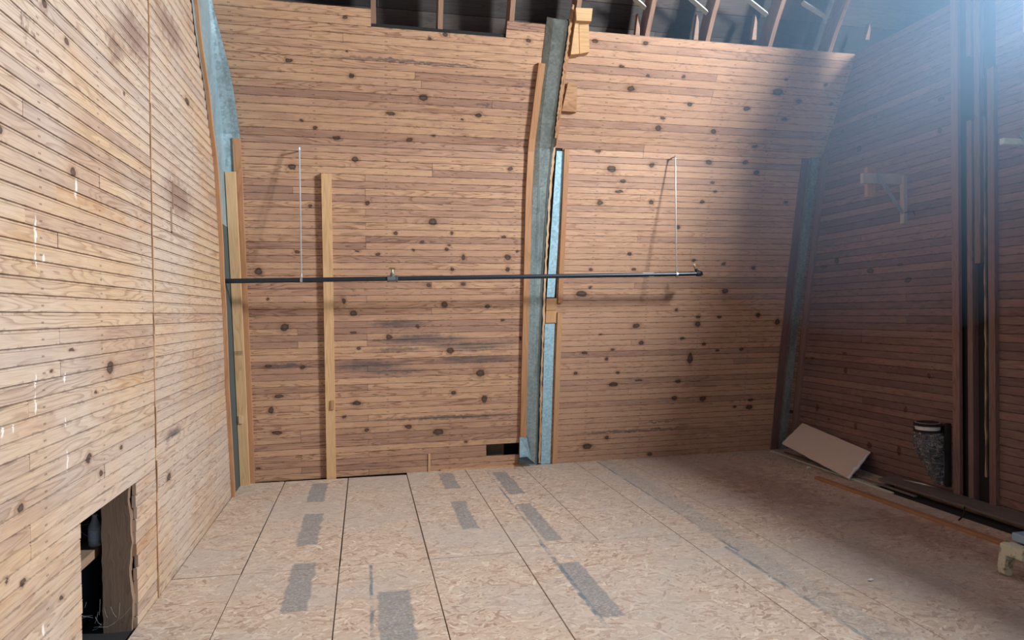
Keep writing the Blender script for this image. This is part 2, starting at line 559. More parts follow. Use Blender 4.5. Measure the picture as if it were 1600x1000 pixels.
def galv(name, col, dirt=0.3, metallic=0.45, rough=0.42):
    t = NT(name, rough, metallic)
    co = t.n('ShaderNodeTexCoord').outputs['Object']
    v = t.n('ShaderNodeTexVoronoi', {'Vector': co, 'Scale': 55.0})
    g = t.n('ShaderNodeSeparateColor', {0: v.outputs['Color']}).outputs[0]
    nz = t.noise(t.vm('MULTIPLY', co, (3, 3, 0.8)), 2.0, 5, 0.65)
    c = t.mix(g, tuple(x * 0.82 for x in col), tuple(min(1, x * 1.15) for x in col))
    c = t.mix(t.step(nz, 0.42, 0.68, 0, dirt), c, (0.10, 0.12, 0.115))
    rr = t.math('MULTIPLY_ADD', g, 0.15, rough - 0.05)
    return t.done(c, nz, 0.15, 0.004, rr)


M_GALV = galv('galvanised_metal', (0.32, 0.45, 0.51))
M_GALVD = galv('aged_galvanised_metal', (0.30, 0.37, 0.375), 0.5)
M_GALVB = galv('bright_blue_galvanised', (0.36, 0.58, 0.70), 0.1, 0.2, 0.5)
M_TEAL = plain('dark_teal_metal', (0.055, 0.085, 0.095), 0.6, 0.2)
M_PIPE = plain('black_iron_pipe', (0.035, 0.045, 0.06), 0.38, 0.6, 0.3, 40)
M_ZINC = plain('zinc_rod', (0.50, 0.53, 0.57), 0.35, 0.7)
M_BRASS = plain('old_brass', (0.34, 0.30, 0.20), 0.4, 0.7)
M_GREYIRON = plain('grey_iron_fitting', (0.16, 0.19, 0.21), 0.45, 0.6)
M_WHITE = plain('white_label', (0.75, 0.75, 0.74), 0.6)
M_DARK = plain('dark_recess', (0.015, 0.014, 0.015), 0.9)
M_CARD = plain('brown_paper_face', (0.68, 0.55, 0.46), 0.85, 0, 0.05, 6, 0.05)
M_GYP = plain('white_gypsum_core', (0.72, 0.74, 0.78), 0.9, 0, 0.1)
M_BLUEP = plain('blue_paint', (0.06, 0.11, 0.18), 0.5)
M_BLUEL = plain('light_blue_plastic', (0.30, 0.42, 0.60), 0.45)


def osb():
    t = NT('osb_floor', 0.62)
    uv = t.uv()
    tone = t.n('ShaderNodeVertexColor', layer_name='tone').outputs[0]
    cs = t.n('ShaderNodeSeparateColor', {0: tone})
    wo = t.math('MULTIPLY', cs.outputs[0], 31.0)
    wob = t.n('ShaderNodeTexNoise', {'Vector': uv, 'Scale': 9.0, 'Detail': 3.0}).outputs['Color']
    uvd = t.vm('MULTIPLY_ADD', t.vm('SUBTRACT', wob, (0.5, 0.5, 0.5)), (0.05, 0.05, 0), uv)
    val = None
    hi = None
    for k, ang in enumerate((0.15, 1.0, 2.05, 2.7)):
        rot = t.n('ShaderNodeVectorRotate', {'Vector': uvd, 'Angle': ang}, rotation_type='Z_AXIS').outputs[0]
        a, b, _ = t.sep(rot)
        vec = t.comb(t.math('MULTIPLY', a, 14.0), t.math('MULTIPLY', b, 62.0), t.math('ADD', wo, k * 7.3))
        vo = t.n('ShaderNodeTexVoronoi', {'Vector': vec, 'Scale': 1.0, 'Randomness': 1.0})
        s = t.n('ShaderNodeSeparateColor', {0: vo.outputs['Color']})
        pr, cv = s.outputs[0], s.outputs[1]
        if val is None:
            val, best = cv, pr
        else:
            gt = t.math('GREATER_THAN', pr, best)
            mx = t.n('ShaderNodeMix', {0: gt, 2: val, 3: cv})
            mx.data_type = 'FLOAT'
            val = mx.outputs[0]
            best = t.math('MAXIMUM', best, pr)
    c = t.ramp(val, [(0.0, (0.35, 0.235, 0.18)), (0.22, (0.50, 0.375, 0.295)), (0.6, (0.56, 0.44, 0.35)), (0.88, (0.61, 0.50, 0.41)), (1.0, (0.69, 0.59, 0.48))])
    big = t.noise(uv, 1.1, 4, 0.6)
    c = t.mix(t.step(big, 0.42, 0.66, 0, 0.6), c, (0.47, 0.43, 0.40))
    mid = t.noise(uv, 7.0, 4, 0.7)
    c = t.mix(t.step(mid, 0.6, 0.75, 0, 0.3), c, (0.30, 0.17, 0.13))
    u, v, _ = t.sep(uv)
    # darker reddish-brown patches towards the far right corner
    dd = t.blobs(t.vm('MULTIPLY_ADD', t.vm('SUBTRACT', wob, (0.5, 0.5, 0.5)), (0.9, 1.6, 0), uv), [(3.55, 5.9, 0.45, 1.3), (3.9, 4.6, 0.4, 0.9)])
    c = t.mix(t.step(dd, 1.2, 0.2, 0, 0.5), c, (0.20, 0.09, 0.07))
    # adhesive bands and chalk lines
    fine = t.noise(t.vm('MULTIPLY', uv, (50, 90, 1)), 1.0, 3, 0.75)
    wv = t.vm('MULTIPLY_ADD', t.vm('SUBTRACT', wob, (0.5, 0.5, 0.5)), (0.05, 0.07, 0), uv)
    bands = [(-0.44, 6.75, 0.07, 0.34), (-0.42, 5.62, 0.07, 0.40), (-0.40, 4.44, 0.07, 0.39), (0.77, 6.9, 0.07, 0.32), (0.75, 5.72, 0.06, 0.40),
             (1.25, 4.02, 0.07, 0.42), (0.14, 3.9, 0.09, 0.32), (1.30, 6.7, 0.07, 0.45), (1.28, 5.4, 0.06, 0.5)]
    bd = t.rects(wv, bands)
    c = t.mix(t.math('MULTIPLY', t.step(bd, 0.012, -0.008), t.step(fine, 0.35, 0.6, 0.3, 0.85)), c, (0.17, 0.20, 0.225))
    bands2 = [(2.50, 5.9, 0.09, 1.5), (2.46, 3.6, 0.10, 0.8)]
    bd = t.rects(wv, bands2)
    c = t.mix(t.math('MULTIPLY', t.step(bd, 0.02, -0.03), t.step(fine, 0.4, 0.62, 0.08, 0.5)), c, (0.20, 0.24, 0.26))
    lines = [(1.19, 6.1, 0.006, 1.2), (1.18, 4.2, 0.012, 0.75), (2.41, 5.9, 0.008, 1.5), (2.37, 3.6, 0.012, 0.9), (0.015, 4.15, 0.007, 0.55)]
    ld_ = t.rects(t.vm('MULTIPLY_ADD', t.vm('SUBTRACT', wob, (0.5, 0.5, 0.5)), (0.02, 0, 0), uv), lines)
    brk = t.step(t.noise(t.vm('MULTIPLY', uv, (9, 4, 1)), 1.0, 3, 0.7), 0.38, 0.6, 0.15, 1.0)
    c = t.mix(t.math('MULTIPLY', t.math('MULTIPLY', t.step(ld_, 0.008, -0.004), brk), t.step(fine, 0.3, 0.5, 0.45, 0.85)), c, (0.10, 0.16, 0.21))
    return t.done(c, val, 0.12, 0.002)


M_OSB = osb()
M_TANW = plain('weathered_tan_wood', (0.40, 0.31, 0.26), 0.8)
M_PALE = plain('pale_weathered_wood', (0.55, 0.58, 0.52), 0.8)


# ------------------------------------------------------------------ boarded surfaces
def board_rows(mb, rows, place, d=0.008, bead=True, mi=0):
    """rows: list of (v0, v1, [(u0, u1), ...]); place(u, v, depth) -> point"""
    for (v0, v1, spans) in rows:
        W = v1 - v0
        prof = [(0.0, -d), (0.0024 / W, 0.0), (1 - 0.0024 / W, 0.0), (1.0, -d)]
        if bead:
            prof = [(0.0, -d), (0.003 / W, 0.0), (1 - 0.014 / W, 0.0), (1 - 0.0115 / W, -0.003), (1 - 0.009 / W, 0.0), (1 - 0.003 / W, 0.0), (1.0, -d)]
        for (u0, u1) in spans:
            if u1 - u0 < 0.01:
                continue
            r1, r2 = random.random(), random.random()
            dz = random.uniform(-0.0012, 0.0012)
            for (a, da), (b, db) in zip(prof[:-1], prof[1:]):
                va, vb = v0 + a * W, v0 + b * W
                pts = [place(u0, va, da + dz), place(u1, va, da + dz), place(u1, vb, db + dz), place(u0, vb, db + dz)]
                uvs = [(u0, va), (u1, va), (u1, vb), (u0, vb)]
                mb.face(pts, uvs, [(r1, r2, a, 1), (r1, r2, a, 1), (r1, r2, b, 1), (r1, r2, b, 1)], mi)
            # end grain faces
            for uu in (u0, u1):
                pts = [place(uu, v0, -0.018), place(uu, v1, -0.018), place(uu, v1, dz), place(uu, v0, dz)]
                mb.face(pts, [(uu, v0)] * 4, (r1, r2, 0.5, 1), mi)


def cut(u0, u1, joints, holes=()):
    """split a run at joints and remove holes"""
    js = sorted([u0] + [j for j in joints if u0 < j < u1] + [u1])
    out = []
    for a, b in zip(js[:-1], js[1:]):
        a2 = a + (0.0012 if a != u0 else 0)
        b2 = b - (0.0012 if b != u1 else 0)
        segs = [(a2, b2)]
        for (h0, h1) in holes:
            ns = []
            for (p, q) in segs:
                if h1 <= p or h0 >= q:
                    ns.append((p, q))
                    continue
                if p < h0:
                    ns.append((p, h0))
                if q > h1:
                    ns.append((h1, q))
            segs = ns
        out += segs
    return out


# --- back wall, leaning, in two boarded bays plus a dark backing behind the boards
def back_place(u, v, d):
    return bp(u, z_of(v), d)


SK = s_of(3.19)
mb = MB()
nl, nr = 52, 54
rows = []
for k in range(nl):
    v0, v1 = k * SK / nl, (k + 1) * SK / nl
    z = z_of((v0 + v1) / 2)
    js = []
    if random.random() < 0.42:
        js.append(0.02 + random.choice([0, 0, 0.62]))
    if random.random() < 0.12:
        js.append(-0.62)
    holes = [(1.215 + random.uniform(-.01, .01), 1.56)] if 0.115 < z < 0.245 else []
    rows.append((v0, v1, cut(-1.17, 1.615, js, holes)))
v = SK
while v < s_of(4.2) - 0.02:
    z = z_of(v + 0.04)
    if z < 4.04:
        sp = cut(-1.17, 1.70, [random.uniform(-0.5, 1.2)] if random.random() < 0.25 else [])
    elif z < 4.17:
        sp = cut(-1.17, 0.085, []) + [(1.25, 1.70)]
    else:
        sp = []
    rows.append((v, v + 0.0695, sp))
    v += 0.0695
board_rows(mb, rows, back_place, bead=False)
rows = []
for k in range(nr):
    v0, v1 = k * SK / nr, (k + 1) * SK / nr
    js = [random.choice([2.75, 3.36, 3.98])] if random.random() < 0.25 else []
    rows.append((v0, v1, cut(1.905, 4.83, js)))
v = SK
for k in range(15):
    h = (s_of(4.115) - SK) / 15
    rows.append((v, v + h, cut(1.765, 4.83, [random.choice([2.75, 3.36, 3.98])] if random.random() < 0.25 else [])))
    v += h
board_rows(mb, rows, back_place, bead=False, mi=1)
# dark backing right behind the boards (seen only through the gaps), split round the hole and the ribs
for (a, b, z0, z1) in [(-1.2, 1.21, -0.02, 4.04), (1.21, 1.57, 0.25, 4.04), (1.21, 1.57, -0.02, 0.115), (1.57, 4.85, -0.02, 4.06)]:
    n = 14
    for i in range(n):
        za, zb = z0 + (z1 - z0) * i / n, z0 + (z1 - z0) * (i + 1) / n
        mb.face([bp(a, za, -0.012), bp(b, za, -0.012), bp(b, zb, -0.012), bp(a, zb, -0.012)], [(0, 0)] * 4, (0, 0, .5, 1), 2)
        mb.face([bp(a, za, -0.03), bp(b, za, -0.03), bp(b, zb, -0.03), bp(a, zb, -0.03)], [(0, 0)] * 4, (0, 0, .5, 1), 2)
wall_back = struct(mb.build('wall_back', [M_BL, M_BR, M_DARK]))

# --- edge curve of the left wall, read from its end trim
EDGE = [onx(*p, -1.18) for p in [(298, 0), (302, 36), (309, 84), (317.6, 132), (325, 192), (333, 250), (338, 320), (342, 380), (344, 440), (347, 480),
                                 (350, 560), (351.5, 608), (356, 680), (361, 769)]]
EDGE = sorted([(p.z, p.y) for p in EDGE])
EZ = [-0.1] + [e[0] for e in EDGE] + [4.6]
EY = [EDGE[0][1] + 0.01] + [e[1] for e in EDGE] + [4.75]


def edge_y(z): return interp(z, EZ, EY)


def left_place(u, v, d): return Vector((-1.18 + d, u, v))


mb = MB()
P = 0.0632
rows = []
k = 0
while k * P < 4.5:
    v0, v1 = k * P - 0.02, (k + 1) * P - 0.02
    z = (v0 + v1) / 2
    e = edge_y(z)
    js = []
    if random.random() < .4:
        js.append(random.choice([2.87, 3.15, 3.15, 2.87, 3.62]))
    holes = [(3.325 + random.uniform(-.006, .006), 4.075 + random.uniform(-.012, .012))] if z < 0.735 else []
    rows.append((v0, v1, cut(-2.6, 4.435 + random.uniform(-.004, .004), js, holes) + cut(4.452, e, [random.choice([5.4, 6.0])] if random.random() < .25 else [])))
    k += 1
board_rows(mb, rows, left_place, bead=True)
ho = (3.32, 4.08, 0.735)
for (a, b, z0, z1) in [(-2.6, ho[0], -0.05, 4.5), (ho[1], 5.0, -0.05, 4.5), (ho[0], ho[1], ho[2], 4.5)]:
    mb.face([(-1.195, a, z0), (-1.195, b, z0), (-1.195, b, z1), (-1.195, a, z1)], [(0, 0)] * 4, (0, 0, .5, 1), 1)
n = 30
for i in range(n):
    za, zb = -0.05 + 4.55 * i / n, -0.05 + 4.55 * (i + 1) / n
    mb.face([(-1.195, 5.0, za), (-1.195, max(edge_y(za) - 0.02, 5.0), za), (-1.195, max(edge_y(zb) - 0.02, 5.0), zb), (-1.195, 5.0, zb)], [(0, 0)] * 4, (0, 0, .5, 1), 1)
wall_left = struct(mb.build('wall_left', [M_WL, M_DARK]))
# higher part of the left wall up to the roof
mb = MB()
mb.box((-1.26, -2.6, 4.5), (0.06, 0, 0), (0, 7.6, 0), (0, 0, 3.6))
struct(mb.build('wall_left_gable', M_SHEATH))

# thin torn strip in the vertical joint of the left wall
mb = MB()
pz = -0.01
while pz < 4.4:
    h = random.uniform(0.06, 0.22)
    j = random.uniform(-0.004, 0.004)
    mb.box((-1.186, 4.439 + j, pz), (0.010 + random.uniform(0, .004), 0, 0), (0, 0.009, 0), (0, 0, h))
    pz += h
struct(mb.build('trim_1', M_SPLINT))


# --- right wall
def right_place(u, v, d): return Vector((4.80 - d, u, v))


mb = MB()
P = 0.0665
rows = []
k = 0
POST0, POST1 = 4.74, 5.11
while k * P < 6.9:
    v0, v1 = k * P, (k + 1) * P
    z = (v0 + v1) / 2
    holes = [(POST0, POST1)]
    if 0.10 < z < 0.62:
        holes.append((5.20, 5.40))
    if WZ0 - 0.02 < z < WZ1 + 0.02:
        holes.append((WY0, WY1))
    far = 7.62 - lean(z)
    if v1 > 4.13:
        far = 5.13
    rows.append((v0, v1, cut(-2.6, far, [random.choice([5.7, 6.3])] if random.random() < .3 else [], holes)))
    k += 1
board_rows(mb, rows, right_place, bead=False)
for (a, b, z0, z1) in [(-2.6, WY0, 0, 6.9), (WY1, 5.13, 0, 6.9), (WY0, WY1, 0, WZ0), (WY0, WY1, WZ1, 6.9), (5.13, 5.19, 0, 4.12), (5.19, 5.41, 0, .1), (5.19, 5.41, .63, 4.12)]:
    mb.face([(4.83, a, z0), (4.83, b, z0), (4.83, b, z1), (4.83, a, z1)], [(0, 0)] * 4, (0, 0, .5, 1), 1)
for i in range(20):
    za, zb = 4.12 * i / 20, 4.12 * (i + 1) / 20
    mb.face([(4.83, 5.41, za), (4.83, 7.62 - lean(za), za), (4.83, 7.62 - lean(zb), zb), (4.83, 5.41, zb)], [(0, 0)] * 4, (0, 0, .5, 1), 1)
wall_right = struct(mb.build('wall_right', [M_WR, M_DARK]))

# window that lights the room, high in the right wall
mb = MB()
for (y, z, dy, dz) in [(WY0 - .06, WZ0 - .06, WY1 - WY0 + .12, .07), (WY0 - .06, WZ1 - .01, WY1 - WY0 + .12, .07), (WY0 - .06, WZ0, .07, WZ1 - WZ0),
                       (WY1 - .01, WZ0, .07, WZ1 - WZ0)]:
    mb.box((4.775, y, z), (0.10, 0, 0), (0, dy, 0), (0, 0, dz))
struct(mb.build('window_1', M_BATTEN))

# --- floor: sheets with dark seams on a base
mb = MB()
mb.box((-4.2, -2.6, -0.05), (13.4, 0, 0), (0, 10.9, 0), (0, 0, 0.034), 1)
XS = [-1.18, -0.775, -0.18, 0.39, 0.985, 1.585, 2.175, 2.72, 3.33, 3.92, 4.80]


def sheet(x0, x1, y0, y1, gap=0.003):
    g = gap / 2
    t = (random.random(), random.random(), 0.5, 1)
    x0, x1, y0, y1 = x0 + g, x1 - g, y0 + g, y1 - g
    zt, c = random.uniform(-0.0008, 0.0008), 0.002
    top = [(x0 + c, y0 + c, zt), (x1 - c, y0 + c, zt), (x1 - c, y1 - c, zt), (x0 + c, y1 - c, zt)]
    bot = [(x0, y0, -0.02), (x1, y0, -0.02), (x1, y1, -0.02), (x0, y1, -0.02)]
    mb.face(top, [(p[0], p[1]) for p in top], t)
    for i in range(4):
        j = (i + 1) % 4
        q = [bot[i], bot[j], top[j], top[i]]
        mb.face(q, [(p[0], p[1]) for p in q], t)


for i in range(len(XS) - 1):
    x0, x1 = XS[i], XS[i + 1]
    yr = 4.72 if x1 < 1.2 else 4.83
    if i == 9:
        sheet(x0, 4.80, 5.76, 7.56, 0.0015)
        sheet(x0, 4.44, -2.6, 5.76, 0.0015)
        continue
    if i < 3:
        sheet(x0, x1, yr, 7.27, 0.010 if i == 0 else 0.006)
    else:
        sheet(x0, x1, yr, 7.56, 0.004 if i < 5 else 0.0015)
    if i == 4:
        sheet(x0, XS[6], 1.9, yr, 0.004)
    elif i != 5:
        sheet(x0, x1, 1.9, yr, 0.003 if i < 6 else 0.0015)
    sheet(x0, x1, -2.6, 1.9)
struct(mb.build('floor', [M_OSB, M_DARK]))

# --- roof sheathing behind the rafters and over the room
mb = MB()
DEPTH = 0.30
v = s_of(3.3)
top = s_of(7.5)
rows = []
while v < top - 0.2:
    rows.append((v, v + 0.19, cut(-3.0, 9.0, [random.uniform(0, 4)])))
    v += 0.19
board_rows(mb, rows, lambda u, vv, d: bp(u, z_of(vv), d - DEPTH), d=0.012, bead=False)
mb.box((-3, -2.6, 7.45), (12, 0, 0), (0, 6.2, 0), (0, 0, 0.05))
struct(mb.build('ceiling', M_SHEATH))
# closing boards outside the lower back wall
mb = MB()
mb.face([bp(-3, -0.1, -0.35), bp(9, -0.1, -0.35), bp(9, 3.4, -0.35), bp(-3, 3.4, -0.35)], [(0, 0), (12, 0), (12, 3.5), (0, 3.5)])
mb.box((-3.0, 4.9, 0), (0.03, 0, 0), (0, 2.8, 0), (0, 0, 5.2))
mb.box((9.0, -2.6, 0), (0.03, 0, 0), (0, 10.4, 0), (0, 0, 7.4))
mb.box((4.9, -2.6, 0), (4.1, 0, 0), (0, 0.03, 0), (0, 0, 7.4))
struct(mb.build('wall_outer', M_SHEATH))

# ------------------------------------------------------------------ rafters
def rafter(x, label, wdt=0.042, z0=3.55, z1=7.3, group=None):
    mb = MB()
    secs = []
    z = z0
    while z <= z1:
        j = random.uniform(-0.003, 0.003)
        secs.append([bp(x + j, z, -0.022), bp(x + wdt + j, z, -0.022), bp(x + wdt + j, z, -0.20), bp(x + j, z, -0.20)])
        z += 0.12
    mb.loft(secs, (random.random(), random.random(), .5, 1), closed=True, caps=True, rv=random.uniform(0, 8))
    return tag(mb.build('rafter', M_RAFTER), label, 'rafter', 'curved roof rafters above the boarded back wall')


rafter(0.085, 'rafter at the left edge of the dark notch above the left bay')
rafter(0.648, 'rafter standing in the middle of the dark notch above the left bay')
rafter(1.27, 'rafter at the right edge of the dark notch above the left bay')
rafter(1.86, 'rafter rising beside the head of the middle metal rib')
rafter(2.555, 'first brown rafter right of the nailed wood blocks above the right bay')
rafter(3.165, 'second brown rafter right of the nailed wood blocks above the right bay')
rafter(3.825, 'third brown rafter right of the nailed wood blocks above the right bay')
rafter(4.49, 'hazy brown rafter nearest the right wall, above the right bay')
# short upright stubs and pale diagonal braces between the rafters
stub_lab = ['between the first rafter and the blocks', 'just left of the second rafter', 'just left of the third rafter', 'at the right wall corner']
for (px, lb) in zip((992, 1084, 1175, 1352), stub_lab):
    p = surf(px, 62, -0.03)
    mb = MB()
    h = 0.22 if px < 1300 else 0.14
    a = [(0, 0, 0), (0.045, 0, 0), (0.04, -0.03, h * 0.72), (0.012, -0.05, h)]
    mb.loft([[p + Vector(q) for q in a], [p + Vector(q) + Vector((0, 0.05, 0.01)) for q in a]], (random.random(), .4, .5, 1), closed=True, caps=True)
    tag(mb.build('stud_stub', M_RAFTER), 'short upright wood stub behind the top board, ' + lb, 'wood stub', 'wood stubs behind the top board')
for (pa, pb, lb) in [((997, 0), (1010, 11), 'above the first rafter bay'), ((1085, 0), (1107, 19), 'left of the second rafter'), ((1177, 3), (1201, 22), 'left of the third rafter'),
                     ((1268, 10), (1296, 27), 'beside the hazy rafter')]:
    A, B = surf(pa[0], pa[1], -0.05), surf(pb[0], pb[1], -0.05)
    d = (B - A)
    A = A - d * 0.35
    d = B - A
    mb = MB()
    mb.box(A, d, Vector((0.0, 0.02, 0.03)), Vector((0, 0.05, -0.01)))
    tag(mb.build('diagonal_brace', M_PALE), 'pale diagonal brace lit in the dark roof ' + lb, 'brace', 'pale braces between the rafters')

# ------------------------------------------------------------------ middle metal rib
def zs(a, b, n): return [a + (b - a) * i / n for i in range(n + 1)]


def rib_prot(z): return interp(z, [0, 1.0, 2.0, 2.8, 3.2, 3.6, 4.0, 4.3], [0.035, 0.035, 0.04, 0.06, 0.07, 0.08, 0.09, 0.09])


def rib_lx(z): return interp(z, [0, 1, 3, 3.4, 4.3], [1.60, 1.612, 1.615, 1.60, 1.60])


def rib_rx(z): return interp(z, [0, 1, 2, 2.8, 3.2, 3.6, 4.3], [1.742, 1.738, 1.74, 1.755, 1.78, 1.77, 1.775])


rib = empty('arch_rib', (1.67, 7.35, 0), 'curved galvanised metal rib rising between the two boarded bays of the back wall', 'metal rib')
mb = MB()
secs = []
for z in zs(0.0, 4.19, 46):
    pr = rib_prot(z)
    secs.append([bp(rib_lx(z), z, 0.004), bp(rib_lx(z) + 0.055, z, 0.028 + pr * 0.12), bp(rib_rx(z) - 0.012, z, pr - 0.01), bp(rib_rx(z), z, pr)])
mb.loft([secs[i] for i in range(len(secs))], sm=False)
mb.build('metal_face', [M_GALVD], rib, merge=False)
mb = MB()
for (z0, z1) in [(0.0, 2.82)]:
    secs = []
    for z in zs(z0, z1, 10):
        pr = rib_prot(z)
        secs.append([bp(rib_lx(z) + 0.002, z, 0.010), bp(rib_lx(z) + 0.075, z, 0.036 + pr * 0.12), bp(rib_lx(z) + 0.08, z, 0.030 + pr * 0.12)])
    mb.loft(secs)
mb.build('lit_lower_facet', M_GALV, rib)  # lighter metal paints the lit left facet of the lower rib
mb = MB()
secs = []
for z in zs(0.0, 4.19, 40):
    pr = rib_prot(z)
    secs.append([bp(rib_rx(z), z, pr - 0.001), bp(rib_rx(z) + 0.012, z, pr - 0.003), bp(rib_rx(z) + 0.014, z, 0.0)])
mb.loft(secs)
mb.build('side_return', M_TEAL, rib)
# loose flap at the foot of the rib
mb = MB()
a, b, c, d = surf(812, 683, .03), surf(823, 684, .05), surf(831, 724, .06), surf(812, 722, .05)
mb.loft([[a, b], [d + Vector((0, 0, .03)), c + Vector((0, 0, .03))]])
mb.build('torn_flap', M_GALVB, rib)
mb = MB()
a, b, c, d = surf(811, 716, .07), surf(824, 714, .08), surf(837, 725, .06), surf(811, 725, .07)
mb.face([a, b, c, d], [(0, 0), (1, 0), (1, 1), (0, 1)])
mb.face([a + Vector((0, .02, 0)), d + Vector((0, .02, 0)), c + Vector((0, .02, 0)), b + Vector((0, .02, 0))], [(0, 0), (1, 0), (1, 1), (0, 1)])
mb.build('dark_foot', M_TEAL, rib)


def strip(name, mat, pa, z0, z1, wdt, off0, off1, label, cat, jag=0.0, n=30, prot=None, group=None, taper=None):
    """a board running up the leaning wall: pa(z) gives its left x"""
    mb = MB()
    secs = []
    for z in zs(z0, z1, n):
        x = pa(z)
        j1, j2 = random.uniform(-jag, jag), random.uniform(-jag, jag)
        pr = prot(z) if prot else 0.0
        secs.append([bp(x + j1, z, off0 + pr), bp(x + j1, z, off1 + pr), bp(x + wdt + j2, z, off1 + pr), bp(x + wdt + j2, z, off0 + pr)])
    mb.loft(secs, (random.random(), random.random(), .5, 1), closed=True, caps=True, rv=random.uniform(0, 9))
    return tag(mb.build(name, mat), label, cat, group)


strip('batten', M_BATTEN, lambda z: interp(z, [0, .32, 1.8, 2.77, 3.12, 3.87], [1.56, 1.562, 1.556, 1.545, 1.552, 1.568]), 0.30, 3.86, 0.062, 0.0, 0.030,
      'long orange-brown batten nailed along the left side of the middle metal rib', 'batten')
# splintered board edge on the right of the rib
strip('splintered_board', M_SPLINT, lambda z: rib_rx(z) + 0.012, 3.30, 4.30, 0.020, -0.02, 0.012,
      'ragged splintered board edge running down the right side of the upper metal rib', 'board', jag=0.006, n=60, prot=lambda z: rib_prot(z) * 0.97)
strip('torn_board_edge', M_SPLINT, lambda z: rib_rx(z) + 0.026, 0.02, 3.28, 0.022, 0.0, 0.018,
      'thin torn board edge between the middle metal rib and the flat blue metal strips', 'board', jag=0.005, n=90)
strip('torn_board_edge', M_BATTEN, lambda z: rib_rx(z) + 0.045, 3.22, 4.25, 0.016, -0.02, 0.0,
      'thin brown board edge behind the splintered board beside the upper metal rib', 'board', jag=0.003, n=40, prot=lambda z: rib_prot(z) * 0.55)
strip('flashing_strip', M_GALVB, lambda z: interp(z, [1.75, 3.17], [1.803, 1.845]), 1.755, 3.165, 0.082, -0.004, 0.004,
      'upper bright blue galvanised strip right of the middle rib, above the wood blocks', 'metal strip')
strip('flashing_strip', M_GALVB, lambda z: interp(z, [0, 1.49], [1.798, 1.795]), 0.005, 1.49, 0.105, -0.004, 0.004,
      'lower bright blue galvanised strip right of the middle rib, reaching the floor', 'metal strip')
strip('wood_block', M_BATTEN_P, lambda z: 1.80, 1.625, 1.745, 0.112, 0.0, 0.012, 'upper small board offcut filling the gap between the two blue metal strips', 'wood block', n=2)
strip('wood_block', M_BATTEN_P, lambda z: 1.80, 1.497, 1.620, 0.112, 0.0, 0.014, 'lower small board offcut filling the gap between the two blue metal strips', 'wood block', n=2)
strip('batten', M_BATTEN, lambda z: 1.92, 1.70, 3.185, 0.05, 0.0, 0.025, 'upper reddish batten along the right side of the upper blue metal strip', 'batten')
strip('batten', M_BATTEN_P, lambda z: 1.92, 0.0, 1.60, 0.052, 0.0, 0.025, 'lower orange batten along the right side of the lower blue metal strip', 'batten')


# blocks nailed beside the rib head
def px_block(name, mat, quad, off0, off1, label):
    A = [surf(*q, off0) for q in quad]
    mb = MB()
    back = [p + Vector((0, off0 - off1 + 0.0, 0)) + Vector((0, 0.0, 0)) for p in A]
    back = [Vector((p.x, p.y + (off0 - off1), p.z)) for p in A]
    mb.loft([back, A], (random.random(), random.random(), .5, 1), closed=True, caps=True, rv=random.uniform(0, 5))
    return tag(mb.build(name, mat, merge=True), label, 'wood block')


px_block('wood_block', M_STUD, [(901, 32), (924, 33), (926, 13), (900, 12)], 0.16, 0.02, 'topmost of the pale wood blocks beside the head of the middle rib, lying sideways')
px_block('wood_block', M_STUD, [(906, 84), (921, 81), (920, 34), (905, 34)], 0.09, 0.0, 'wider pale block with a saw-cut end, below the topmost block beside the rib head')
px_block('wood_block', M_STUD, [(892, 85), (905, 84), (904, 34), (899, 34)], 0.11, 0.0, 'narrow pale block tight against the splintered edge beside the rib head')
px_block('wood_block', M_SPLINT, [(878, 173), (901, 175), (902, 129), (888, 128)], 0.05, 0.0, 'lowest grey-tan block nailed on the boards beside the splintered edge')

# ------------------------------------------------------------------ left corner: rib, trim, stud, batten
rib = empty('corner_rib', (-1.15, 7.1, 0), 'galvanised metal rib curving up the left corner behind the wood trim', 'metal rib')
mb = MB()
secs = []
for z in zs(0.0, 4.35, 60):
    xr = interp(z, [2.6, 3.2, 3.6, 3.9, 4.1, 4.35], [-1.05, -1.045, -1.065, -1.115, -1.15, -1.17])
    w_ = bp(-1.176, z, 0.03)
    e = Vector((-1.176, edge_y(z) + 0.012, z))
    secs.append([e, e.lerp(w_, 0.55), w_, bp((xr - 1.176) / 2, z, 0.012), bp(xr, z, 0.004)])
k0 = 33
mb.loft(secs[k0:])
mb.build('metal_face', M_GALV, rib)
mb = MB()
mb.loft(secs[:k0 + 1])
mb.build('lower_face', M_TEAL, rib)


def trim_y(z): return edge_y(z) + 0.004


mb = MB()
secs = []
for z in zs(0.0, 4.5, 70):
    y = edge_y(z)
    g = interp(z, [3.0, 3.4, 4.0], [0.0, 0.03, 0.10])
    secs.append([Vector((-1.20, y + g + .002, z)), Vector((-1.150, y + g + 0.004, z)), Vector((-1.150, y + g + 0.045, z)), Vector((-1.20, y + g + 0.045, z))])
mb.loft(secs, (.7, .3, .5, 1), closed=True, caps=True)
tag(mb.build('corner_trim', M_BATTEN), 'thin curved wood trim along the end of the left wall', 'trim board')

